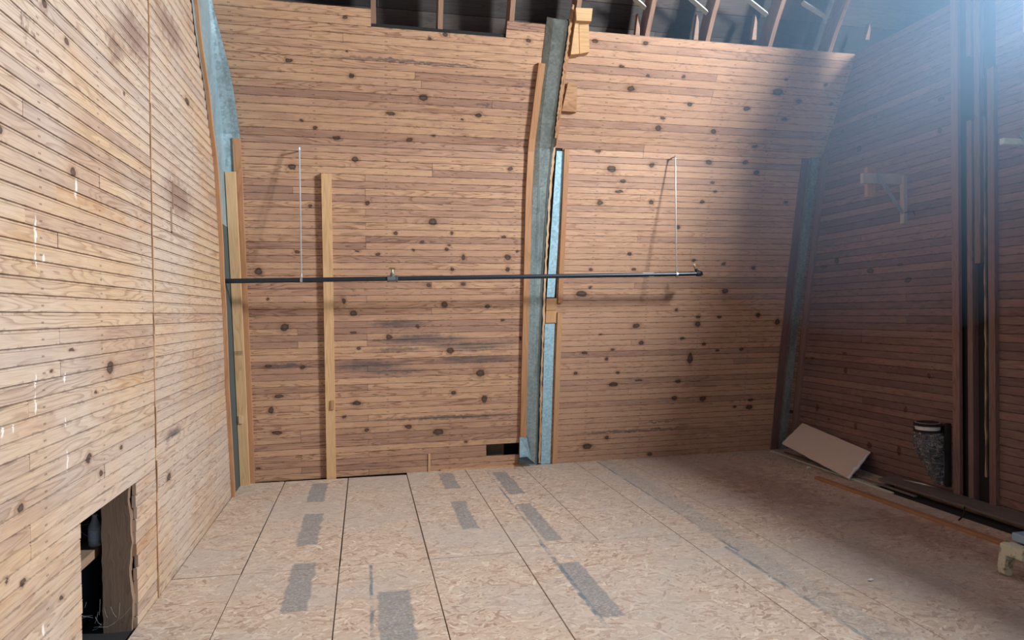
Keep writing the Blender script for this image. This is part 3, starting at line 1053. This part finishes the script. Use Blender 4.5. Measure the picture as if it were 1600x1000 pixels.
stud = empty('wall_stud', (-1.14, 7.15, 0), 'pale two-by-four stud standing in the left corner against the dark metal', 'stud')
mb = MB()
secs = []
for z in zs(0.0, 2.875, 24):
    xl = interp(z, [0, 2.87], [-1.172, -1.168])
    secs.append([bp(xl, z, 0.06), bp(xl, z, 0.10), bp(xl + 0.083, z, 0.10), bp(xl + 0.083, z, 0.06)])
mb.loft(secs, (.6, .3, .5, 1), closed=True, caps=True)
mb.build('lumber', M_STUD, stud)
mb = MB()
a = bp(-1.158, 0.62, 0.10)
mb.box(a, (0.035, 0, 0), (0, -0.012, 0), (0, -0.01, 0.075))
o = mb.build('wood_chip', M_SPLINT, stud)
mb = MB()      # lumber grade stamp printed on the stud
for i in range(6):
    x0 = -1.162 + i * 0.0115
    mb.box(bp(x0, 1.262, 0.1015), (0.002, 0, 0), (0, -0.0008, 0), bp(x0, 1.30, .1015) - bp(x0, 1.262, .1015))
    if i % 2 == 0:
        mb.box(bp(x0, 1.28, 0.1015), (0.008, 0, 0), (0, -0.0008, 0), (0, 0, 0.003))
    mb.box(bp(x0, 1.298, 0.1015), (0.008, 0, 0), (0, -0.0008, 0), (0, 0, 0.003))
mb.build('grade_stamp', M_OLD, stud)
strip('batten', M_BATTEN, lambda z: interp(z, [0, 3.15], [-1.118, -1.106]), 0.0, 3.155, 0.066, 0.0, 0.028,
      'tan batten next to the left corner stud, taller than the stud', 'batten')

stud = empty('wall_stud', (-0.34, 7.25, 0), 'pale free-standing two-by-four nailed flat on the back wall, crossed by the black pipe', 'stud')
mb = MB()
secs = []
for z in zs(0.0, 2.885, 24):
    xl = interp(z, [0, 2.88], [-0.386, -0.366])
    secs.append([bp(xl, z, 0.0), bp(xl, z, 0.040), bp(xl + 0.088, z, 0.040), bp(xl + 0.088, z, 0.0)])
mb.loft(secs, (.4, .7, .5, 1), closed=True, caps=True)
mb.build('lumber', M_STUD, stud)
mb = MB()
mb.box(bp(-0.333, 0.70, 0.040), (0.034, 0, 0), (0, -0.014, 0), (0, -0.012, 0.088))
mb.build('wood_chip', M_SPLINT, stud)

# thin ledger scrap at the foot of the back wall and a patch board
mb = MB()
a, b = surf(688, 741, .03), surf(822, 727, .03)
a.z, b.z = 0.0, 0.0
mb.box(a, b - a, (0, 0.035, 0), (0, 0, 0.018))
tag(mb.build('floor_scrap', M_SPLINT), 'ragged thin wood strip on the floor at the foot of the back wall', 'wood strip')
mb = MB()
mb.box(surf(669, 741, .004), (0.022, 0, 0), (0, -0.006, 0), bp(.6, .215, 0) - bp(.6, 0.0, 0))
tag(mb.build('patch_strip', M_STUD), 'small pale splintered upright strip low on the back wall', 'wood strip')
# old stud seen inside the hole at the foot of the back wall
mb = MB()
mb.box(bp(1.20, 0.02, -0.12), (0.22, 0, 0), (0, 0.05, 0), (0, 0, 0.4))
tag(mb.build('hidden_stud', M_OLD), 'dark old timber inside the square hole low in the back wall', 'timber')

# ------------------------------------------------------------------ right corner: metal strip and battens
strip('corner_flashing', M_GALVD, lambda z: interp(z, [0, 3.22], [4.63, 4.66]), 0.0, 3.215, 0.085, 0.0, 0.030,
      'dark teal galvanised strip in the right corner of the back wall', 'metal strip')
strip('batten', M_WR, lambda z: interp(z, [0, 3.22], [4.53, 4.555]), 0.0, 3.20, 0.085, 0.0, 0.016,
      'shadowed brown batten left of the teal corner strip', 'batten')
mb = MB()
secs = []
for z in zs(0.0, 3.24, 20):
    y = yb(4.8) - lean(z)
    secs.append([Vector((4.80, y - 0.02, z)), Vector((4.775, y - 0.02, z)), Vector((4.775, y - 0.11, z)), Vector((4.80, y - 0.11, z))])
mb.loft(secs, (.5, .5, .5, 1), closed=True, caps=True)
tag(mb.build('batten', M_WR), 'shadowed brown batten on the right wall beside the teal corner strip', 'batten')

# ------------------------------------------------------------------ post assembly on the right wall
def vbox(name, mat, y0, y1, z0, z1, x0, x1, label, cat, jag=0.0, group=None):
    mb = MB()
    n = max(2, int((z1 - z0) / 0.08)) if jag else 1
    secs = []
    for z in zs(z0, z1, n):
        a, b = random.uniform(-jag, jag), random.uniform(-jag, jag)
        secs.append([Vector((x1, y0 + a, z)), Vector((x0, y0 + a, z)), Vector((x0, y1 + b, z)), Vector((x1, y1 + b, z))])
    mb.loft(secs, (random.random(), random.random(), .5, 1), closed=True, caps=True, rv=random.uniform(0, 9))
    return tag(mb.build(name, mat), label, cat, group)


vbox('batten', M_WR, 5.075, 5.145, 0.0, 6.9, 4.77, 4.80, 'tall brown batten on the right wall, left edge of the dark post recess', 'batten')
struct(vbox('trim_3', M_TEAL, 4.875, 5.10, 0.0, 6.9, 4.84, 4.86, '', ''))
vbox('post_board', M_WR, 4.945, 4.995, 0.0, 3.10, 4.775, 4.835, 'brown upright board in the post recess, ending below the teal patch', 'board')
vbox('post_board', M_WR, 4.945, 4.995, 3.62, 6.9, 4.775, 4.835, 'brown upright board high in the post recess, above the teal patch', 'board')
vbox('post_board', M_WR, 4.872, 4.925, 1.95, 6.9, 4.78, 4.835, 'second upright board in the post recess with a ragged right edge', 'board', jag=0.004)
vbox('splintered_board', M_TANW, 4.862, 4.873, 0.25, 3.1, 4.815, 4.83, 'thin pale splintered edge standing in the dark post recess', 'board', jag=0.006)
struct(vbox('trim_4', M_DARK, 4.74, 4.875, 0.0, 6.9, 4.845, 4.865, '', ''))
vbox('batten', M_WR, 4.725, 4.785, 0.0, 3.45, 4.765, 4.80, 'brown batten on the right wall, right edge of the dark post recess', 'batten')

# ------------------------------------------------------------------ pipe with hangers
PL_ = Vector((-1.175, 6.53, 1.895))
P1 = onx(471, 438, 1.0); 


def ony(px, py, Y):
    d = ray(px, py)
    return CAM + d * (Y / d.y)


PS = ony(343, 440.5, 6.28)
A1 = ony(471, 437.5, 6.62)
A2 = ony(613, 435.5, 6.65)
A3 = ony(1057, 428.5, 6.78)
A4 = ony(1092, 427.5, 6.79)
PS = A1 + (A1 - A2) / (A1.x - A2.x) * (-1.172 - A1.x)
pipe = empty('iron_pipe', A2, 'long black iron pipe hung level across the back wall on two rods', 'pipe')
mb = MB()
mb.tube([PS, A1, A2, A3, A4], 0.0205, 14)
mb.build('pipe_run', M_PIPE, pipe)
dx = (A3 - A2).normalized()
mb = MB()
mb.tube([A2 - dx * 0.042, A2 + dx * 0.042], 0.027, 14)
mb.tube([A2 - dx * 0.046, A2 - dx * 0.036], 0.032, 14)
mb.tube([A2 + dx * 0.036, A2 + dx * 0.046], 0.032, 14)
mb.tube([A2, A2 + Vector((0, -0.005, 0.045))], 0.020, 12)
tee = mb.build('tee_fitting', M_GREYIRON, pipe)
mb = MB()
mb.tube([A2 + Vector((0, 0, 0.045)), A2 + Vector((0, 0, 0.062)), A2 + Vector((0, 0, 0.085))], [0.019, 0.012, 0.010], 12)
mb.tube([A2 + Vector((-.030, 0, 0.088)), A2 + Vector((.030, 0, 0.088))], 0.005, 8)
for k in range(10):
    a = k * math.pi * 2 / 10
    b = (k + 1) * math.pi * 2 / 10
    c = A2 + Vector((0, 0, 0.095))
    mb.tube([c + Vector((math.cos(a) * .028, math.sin(a) * .028, 0)), c + Vector((math.cos(b) * .028, math.sin(b) * .028, 0))], 0.004, 6)
mb.build('valve_wheel', M_BRASS, pipe)
mb = MB()
mb.tube([A4 - dx * .03, A4 + dx * 0.0, A4 + dx * .02 + Vector((0, .01, 0.0)), A4 + dx * 0.025 + Vector((0, .06, .01))], [0.026, 0.028, 0.028, 0.027], 12)
mb.tube([A4 + dx * 0.01 + Vector((0, .03, .0)), A4 + Vector((-.02, .03, 0.05))], 0.016, 10)
mb.build('end_elbow', M_PIPE, pipe)
mb = MB()
e0 = A4 + Vector((-.02, .03, 0.05))
mb.tube([e0, e0 + Vector((-.012, 0, 0.03)), e0 + Vector((-.018, 0, .045))], [0.010, 0.013, 0.006], 10)
mb.tube([e0 + Vector((-.03, 0, .04)), e0 + Vector((.0, 0, .052))], 0.004, 8)
mb.build('end_valve', M_BRASS, pipe)
t0 = ony(1004, 429.3, 6.765)
t1 = ony(1021, 429.1, 6.77)
mb = MB()
mb.tube([t0, t1], 0.0215, 14)
mb.build('paper_label', M_WHITE, pipe)


def hanger(Ap, topz, label):
    top = Vector((Ap.x - 0.001, Ap.y, topz))
    h = empty('pipe_hanger', top, label, 'pipe hanger', 'rods holding up the iron pipe')
    mb = MB()
    mb.tube([Ap + Vector((0, 0, 0.03)), top], 0.0062, 10)
    mb.build('rod', M_ZINC, h)
    mb = MB()
    wy = yb(top.x) - lean(topz)
    mb.tube([top, Vector((top.x, wy, topz + 0.005))], 0.007, 8)
    mb.tube([top - Vector((0, 0, .01)), top + Vector((0, 0, .014))], 0.010, 8)
    mb.build('wall_hook', M_ZINC, h)
    mb = MB()
    n = 16
    for k in range(n):
        a, b = k * 2 * math.pi / n, (k + 1) * 2 * math.pi / n
        r0, r1 = 0.0215, 0.0265
        pa, pb = [Ap + Vector((0, math.cos(q) * r1, math.sin(q) * r1)) for q in (a, b)]
        mb.face([pa - dx * .01, pa + dx * .01, pb + dx * .01, pb - dx * .01], [(0, 0), (1, 0), (1, 1), (0, 1)], sm=True)
        qa, qb = [Ap + Vector((0, math.cos(q) * r0, math.sin(q) * r0)) for q in (a, b)]
        mb.face([pa - dx * .01, pb - dx * .01, qb - dx * .01, qa - dx * .01], [(0, 0), (1, 0), (1, 1), (0, 1)])
        mb.face([pa + dx * .01, qa + dx * .01, qb + dx * .01, pb + dx * .01], [(0, 0), (1, 0), (1, 1), (0, 1)])
    mb.tube([Ap + Vector((0, 0, 0.024)), Ap + Vector((0, 0, 0.055))], 0.010, 8)
    mb.build('clamp', M_ZINC, h)


hanger(A1, ony(467, 233, A1.y).z, 'left zinc hanger rod, left of the pale free-standing stud')
hanger(A3, ony(1055, 245, A3.y).z, 'right zinc hanger rod, near the elbow end of the pipe')

# ------------------------------------------------------------------ brackets on the right wall
def bracket(name, y, z, label, h=0.09, block=True):
    br = empty(name, (4.80, y, z), label, 'bracket')
    mb = MB()
    mb.box((4.765, y - 0.045, z - 0.40), (0.035, 0, 0), (0, 0.05, 0), (0, 0, 0.43))
    mb.build('wall_cleat', M_TANW, br)
    mb = MB()
    mb.box((4.37, y - 0.02, z - 0.045), (0.43, 0, 0), (0, 0.038, 0), (0, 0, h))
    mb.build('arm', M_TANW if block else M_PALE, br)
    if block:
        mb = MB()
        mb.box((4.44, y + 0.018, z - 0.16), (0.085, 0, 0), (0, 0.038, 0), (0, 0, 0.265))
        mb.build('end_block', M_BATTEN, br)
    mb = MB()
    a, b = Vector((4.50, y - 0.030, z + 0.035)), Vector((4.765, y - 0.030, z - 0.31))
    d = (b - a).normalized()
    s = d.cross(Vector((0, 1, 0))).normalized() * 0.017
    mb.box(a - s, b - a, s * 2, (0, -0.004, 0))
    mb.build('metal_strut', M_ZINC, br)
    mb = MB()
    mb.tube([b, b + Vector((0.03, -0.05, 0.01)), Vector((4.795, y - 0.12, z - 0.30)), Vector((4.795, y - 0.14, z - 0.34))], 0.004, 6)
    mb.build('wire_hook', M_PIPE, br)


bracket('shade_plate', 5.72, 2.765, 'small wood cross bracket with a metal strut, on the right wall near the corner')
bracket('shade_plate', 4.27, 2.78, 'wood bracket arm poking in at the right edge of the photo', 0.04, False)

# ------------------------------------------------------------------ plastic-wrapped duct on the right wall
def foil():
    t = NT('shiny_plastic_wrap', 0.14, 0.55)
    co = t.n('ShaderNodeTexCoord').outputs['Object']
    st = t.vm('MULTIPLY', co, (1, 1, 1.8))
    nz = t.noise(st, 7, 5, 0.65, 2.5)
    rg = t.math('ABSOLUTE', t.math('SUBTRACT', nz, 0.5))
    h = t.math('SUBTRACT', nz, t.step(rg, 0.0, 0.06, 0.5, 0.0))
    c = t.mix(t.step(rg, 0.05, 0.0), (0.16, 0.17, 0.20), (0.85, 0.82, 0.80))  # pale crease colour paints in the highlights of the wrap
    return t.done(c, h, 1.0, 0.03)


M_FOIL = foil()
duct = empty('wrapped_duct', (4.72, 5.38, 0.60), 'short duct with a black collar wrapped in crinkled plastic, hanging on the right wall', 'duct')
mb = MB()
N = 40
secs = []
for i in range(26):
    f = i / 25
    z = 0.545 - 0.435 * f
    rx = interp(f, [0, .08, .35, .5, .75, 1], [.10, .108, .105, .08, .065, .04])
    ry = interp(f, [0, .08, .35, .5, .75, 1], [.11, .118, .113, .085, .065, .04])
    cy = interp(f, [0, .4, 1], [5.33, 5.32, 5.26])
    cx = interp(f, [0, .4, 1], [4.69, 4.695, 4.74])
    ring = []
    for k in range(N):
        a = 2 * math.pi * k / N
        cr = 1 + 0.05 * math.sin(a * 7 + f * 19) + 0.04 * math.sin(a * 13 - f * 31) + 0.03 * math.sin(f * 60 + a * 3) + random.uniform(-.02, .02)
        ring.append(Vector((min(cx + math.cos(a) * rx * cr, 4.795), cy + math.sin(a) * ry * cr, z)))
    secs.append(ring)
mb.loft(secs, closed=True, caps=True, sm=False)
mb.build('plastic_wrap', M_FOIL, duct, merge=True)
mb = MB()
mb.tube([(4.69, 5.33, 0.53), (4.69, 5.33, 0.625)], 0.095, 36)
mb.build('duct_pipe', M_WHITE, duct)
mb = MB()
mb.tube([(4.69, 5.33, 0.545), (4.69, 5.33, 0.565)], 0.108, 36)
mb.build('lower_band', M_DARK, duct)
mb = MB()
mb.tube([(4.69, 5.33, 0.598), (4.69, 5.33, 0.618), (4.69, 5.33, 0.63)], [0.108, 0.108, 0.08], 36)
mb.build('top_collar', M_DARK, duct)
mb = MB()
mb.box((4.755, 5.19, 0.10), (0.04, 0, 0), (0, 0.03, 0), (0, 0, 0.53))  # black plate stands in for the dark hole and shadow beside the duct
mb.build('shade_plate', M_DARK, duct)

# ------------------------------------------------------------------ board scraps along the right wall
def cast(px, py, k, val):
    d = ray(px, py)
    return CAM + d * ((val - CAM[k]) / d[k])


QB = [cast(1327, 748, 2, 0.02), cast(1222, 692, 1, 7.02), Vector((0, 0, 0)), cast(1360, 706, 0, 4.77)]
_rc = ray(1254, 661)
_pn = (QB[1] - QB[0]).cross(QB[3] - QB[0]).normalized()
QB[2] = CAM + _rc * ((QB[0] - CAM).dot(_pn) / _rc.dot(_pn))


def panel():
    p = empty('drywall_offcut', QB[0], 'brown-faced drywall offcut leaning in the far right corner', 'drywall')
    a, b, c, d = QB
    n = (b - a).cross(d - a).normalized()
    if n.x > 0:
        n = -n
    th = 0.014

    def edge(p0, p1, k, amp):
        out = []
        for i in range(k):
            f = i / k
            q = p0.lerp(p1, f)
            if 0 < i:
                q = q + (p1 - p0).normalized().cross(n) * random.uniform(-amp, amp)
            out.append(q)
        return out
    out = edge(a, b, 14, 0.003) + edge(b, c, 8, 0.006) + edge(c, d, 14, 0.004) + edge(d, a, 10, 0.008)
    mb = MB()
    front = [q + n * 0.0015 for q in out]
    front = [q.lerp((a + b + c + d) / 4, 0.0) for q in out]
    # paper face stops short of the broken right edge
    mb.loft([[q - n * th for q in out], out], closed=True, caps=True)
    mb.build('gypsum_core', M_GYP, p, merge=True)
    mb = MB()
    a2, d2 = a.lerp(b, 0.035), d.lerp(c, 0.02)
    o2 = edge(a2, b, 14, 0.0) + edge(b, c, 8, 0.004) + edge(c, d2, 14, 0.002) + edge(d2, a2, 12, 0.012)
    ctr = (a + b + c + d) / 4
    o2 = [q.lerp(ctr, 0.004) + n * 0.002 for q in o2]
    mb.loft([[q - n * 0.001 for q in o2], o2], closed=True, caps=True)
    mb.build('paper_face', M_CARD, p, merge=True)


panel()


def plank(name, mat, a, b, wv, h, label, cat='board', z=0.0):
    a, b = Vector(a), Vector(b)
    mb = MB()
    mb.box(a, b - a, wv, (0, 0, h))
    return tag(mb.build(name, mat, merge=True, bevel=0.003), label, cat)


plank('floor_lath', M_BATTEN, (4.13, 6.10, 0.0), (4.16, 3.55, 0.0), (0.055, 0.0, 0), 0.026, 'long narrow orange lath lying on the floor parallel to the right wall', 'lath')
plank('wall_board', M_GREYB, (4.575, 5.80, 0.028), (4.575, 2.6, 0.028), (0.205, 0, 0.012), 0.022, 'wide grey board lying along the foot of the right wall', 'board')
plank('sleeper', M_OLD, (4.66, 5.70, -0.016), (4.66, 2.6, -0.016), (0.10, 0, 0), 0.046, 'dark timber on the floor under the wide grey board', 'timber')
plank('floor_strip', M_PALE, (4.47, 7.42, 0.0), (4.43, 5.45, 0.0), (0.028, 0, 0), 0.012, 'thin grey strip on the floor below the drywall offcut', 'wood strip')
plank('floor_strip', M_GREYB, (4.56, 7.30, 0.0), (4.53, 5.30, 0.0), (0.03, 0, 0), 0.014, 'second thin grey strip, between the drywall offcut and the right wall', 'wood strip')
mb = MB()
a = Vector((4.33, 4.62, 0.012))
mb.tube([a, a + Vector((0.10, 0.06, 0.01)), a + Vector((0.20, 0.16, 0.02)), a + Vector((0.24, 0.20, 0.03))], 0.006, 8)
tag(mb.build('twig', M_DARK), 'short dark twig across the gap between the lath and the grey board', 'twig')
mb = MB()
c = onx(1264, 726, 4.35)
c.z = 0.009
mb.tube([c + Vector((-.02, 0, 0)), c + Vector((0, 0.01, 0.003)), c + Vector((.022, .004, 0))], [0.008, 0.011, 0.007], 8)
tag(mb.build('plaster_crumb', M_GYP), 'small pale crumb on the floor below the drywall offcut', 'crumb')
mb = MB()
c = Vector((2.88, 3.72, 0.004))
mb.box(c, (0.035, 0.012, 0), (-0.006, 0.018, 0), (0, 0, 0.004))
tag(mb.build('paper_scrap', M_WHITE), 'tiny white scrap lying on the open floor', 'scrap')

# ------------------------------------------------------------------ broken white bench end at the right edge
M_CHALK = NT('chipped_white_paint', 0.75)
_co = M_CHALK.n('ShaderNodeTexCoord').outputs['Object']
_n = M_CHALK.noise(_co, 14, 5, 0.7)
_n2 = M_CHALK.noise(_co, 45, 3, 0.7)
_c = M_CHALK.mix(M_CHALK.step(_n, 0.5, 0.62), (0.62, 0.60, 0.48), (0.22, 0.18, 0.10))
_c = M_CHALK.mix(M_CHALK.step(_n2, 0.62, 0.7, 0, .7), _c, (0.06, 0.05, 0.04))
M_CHALK = M_CHALK.done(_c, _n, 0.8, 0.01)
ch = empty('broken_bench', (3.78, 3.62, 0), 'broken low bench end with chipped white paint at the right edge of the photo', 'bench')


def slab(pts, y0, y1, name, mat, parent):
    """pts in (x, z), thick from y0 to y1"""
    mb = MB()
    A = [Vector((x, y0, z)) for x, z in pts]
    B = [Vector((x, y1, z)) for x, z in pts]
    mb.loft([A, B], closed=True, caps=True)
    return mb.build(name, mat, parent, merge=True, bevel=0.006)


slab([(3.705, 0.125), (3.715, 0.185), (3.76, 0.20), (3.80, 0.185), (4.5, 0.20), (4.5, 0.13), (3.86, 0.125), (3.80, 0.11)], 3.50, 3.66, 'top_slab', M_CHALK, ch)
slab([(3.70, 0.012), (3.695, 0.05), (3.705, 0.13), (3.76, 0.15), (3.785, 0.11), (3.765, 0.06), (3.755, 0.0), (3.725, 0.0)], 3.61, 3.66, 'leg', M_CHALK, ch)
slab([(3.80, 0.0), (3.775, 0.02), (3.78, 0.05), (3.74, 0.085), (3.73, 0.13), (3.78, 0.14), (4.5, 0.14), (4.5, 0.0)], 3.49, 3.52, 'leg', M_CHALK, ch)
mb = MB()
mb.box((3.79, 3.54, 0.197), (0.5, 0, 0), (0, 0.11, 0), (0, 0, 0.05))
tag(mb.build('blue_box', M_BLUEL, merge=True, bevel=0.005), 'light blue plastic box resting on the broken white bench', 'box')

# ------------------------------------------------------------------ inside the opening of the left wall
mb = MB()
mb.face([(-1.9, 3.0, -0.4), (-1.9, 4.6, -0.4), (-1.9, 4.6, 1.3), (-1.9, 3.0, 1.3)], [(3, 0), (4.6, 0), (4.6, 1.7), (3, 1.7)])
mb.face([(-1.9, 4.7, -0.4), (-1.2, 4.7, -0.4), (-1.2, 4.7, 1.3), (-1.9, 4.7, 1.3)], [(3, 0), (3.7, 0), (3.7, 1.7), (3, 1.7)])
mb.face([(-1.9, 3.0, 1.3), (-1.9, 4.7, 1.3), (-1.2, 4.7, 1.3), (-1.2, 3.0, 1.3)], [(3, 0), (4.6, 0), (4.6, .7), (3, .7)])
struct(mb.build('wall_cavity', M_SHEATH))
mb = MB()
secs = []
for z in zs(-0.03, 1.0, 24):
    j = random.uniform(-.003, .003)
    k = 0.006 * math.sin(z * 17) + random.uniform(-.004, .004)
    secs.append([Vector((-1.335 + j, 4.035, z)), Vector((-1.20 + k, 4.035, z)), Vector((-1.20 + k, 4.09, z)), Vector((-1.335 + j, 4.09, z))])
mb.loft(secs, (.5, .2, .5, 1), closed=True, caps=True)
tag(mb.build('old_timber', M_OLD), 'rough-sawn old brown timber upright inside the opening of the left wall', 'timber')
mb = MB()
mb.box((-1.46, 3.4, 0.370), (0.09, 0, 0), (0, 1.25, 0), (0, 0, 0.045))
tag(mb.build('nailing_shelf', M_OLD), 'horizontal timber ledge inside the opening of the left wall', 'timber')
mb = MB()
mb.box((-1.50, 3.3, -0.02), (0.02, 0, 0), (0, 1.35, 0), (0, 0, 0.35))
tag(mb.build('blue_board', M_BLUEP), 'dark blue board under the ledge inside the left wall', 'board')
mb = MB()
mb.box((-1.55, 3.2, -0.06), (0.37, 0, 0), (0, 1.3, 0), (0, 0, 0.04))
tag(mb.build('dusty_sill', M_GREYB), 'dusty grey sill at the bottom of the left wall opening', 'sill')

M_GLASS = NT('clear_dusty_plastic', 0.2)
M_GLASS.b.inputs['Transmission Weight'].default_value = 0.5
M_GLASS = M_GLASS.done(M_GLASS.mix(0.5, (0.7, 0.75, 0.8), (0.6, 0.7, 0.8)))
c = Vector((-1.392, 4.115, 0.415))
bt = empty('bottle', c, 'small cobwebbed bottle with a blue label on the ledge inside the left wall', 'bottle')
mb = MB()
mb.tube([c, c + Vector((0, 0, .005)), c + Vector((0, 0, .10)), c + Vector((0, 0, .13)), c + Vector((0, 0, .15)), c + Vector((0, 0, .165))], [0.028, 0.031, 0.031, 0.018, 0.012, 0.012], 16)
mb.build('body', M_GLASS, bt)
mb = MB()
mb.tube([c + Vector((0, 0, .03)), c + Vector((0, 0, .085))], 0.0325, 16)
mb.build('label', M_BLUEL, bt)
mb = MB()
for k in range(16):
    a = Vector((random.uniform(-1.5, -1.25), random.uniform(4.0, 4.03), random.uniform(-0.0, .14)))
    b = a + Vector((random.uniform(-.1, .1), random.uniform(-.02, 0), random.uniform(-.05, .09)))
    m_ = (a + b) / 2 + Vector((0, 0, -.01))
    mb.tube([a, m_, b], 0.0004, 4, caps=False)
for k in range(16):
    a = c + Vector((random.uniform(-.08, .08), -0.04, random.uniform(.0, .28)))
    b = a + Vector((random.uniform(-.06, .06), -.01, random.uniform(-.06, .1)))
    mb.tube([a, b], 0.0003, 4, caps=False)
o = mb.build('cobweb', M_WHITE)
tag(o, 'wispy white cobweb strands inside the opening of the left wall', 'cobweb')
o['kind'] = 'stuff'

# shallow cuts in the left wall boards
mb = MB()
for (a, b, z0, z1) in [(4.90, 4.935, 2.285, 2.46), (4.855, 4.89, 2.13, 2.29), (4.86, 5.22, 2.122, 2.138)]:
    mb.box((-1.181, a, z0), (0.0025, 0, 0), (0, b - a, 0), (0, 0, z1 - z0))
struct(mb.build('trim_2', M_OLD))

# ------------------------------------------------------------------ haze volume added to imitate lens glare near the window
hm = bpy.data.materials.new('glare_haze')
hm.use_nodes = True
ht = hm.node_tree
ht.nodes.clear()
ho_ = ht.nodes.new('ShaderNodeOutputMaterial')
hv = ht.nodes.new('ShaderNodeVolumeScatter')
hv.inputs['Color'].default_value = (0.40, 0.66, 1.0, 1)
hv.inputs['Density'].default_value = 0.054
hv.inputs['Anisotropy'].default_value = 0.5
ht.links.new(hv.outputs[0], ho_.inputs['Volume'])
mb = MB()
secs = []
HC, HR = Vector((3.30, 4.25, 3.35)), (1.42, 2.35, 1.95)
for i in range(25):
    th = math.pi * (0.02 + 0.96 * i / 24)
    secs.append([HC + Vector((HR[0] * math.sin(th) * math.cos(2 * math.pi * k / 48), HR[1] * math.sin(th) * math.sin(2 * math.pi * k / 48), HR[2] * math.cos(th))) for k in range(48)])
mb.loft(secs, closed=True, caps=True, sm=True)
hz = mb.build('glare_haze', hm, merge=True)
tag(hz, 'faint bluish haze volume imitating lens glare near the window at the upper right', 'haze')
hz['kind'] = 'stuff'
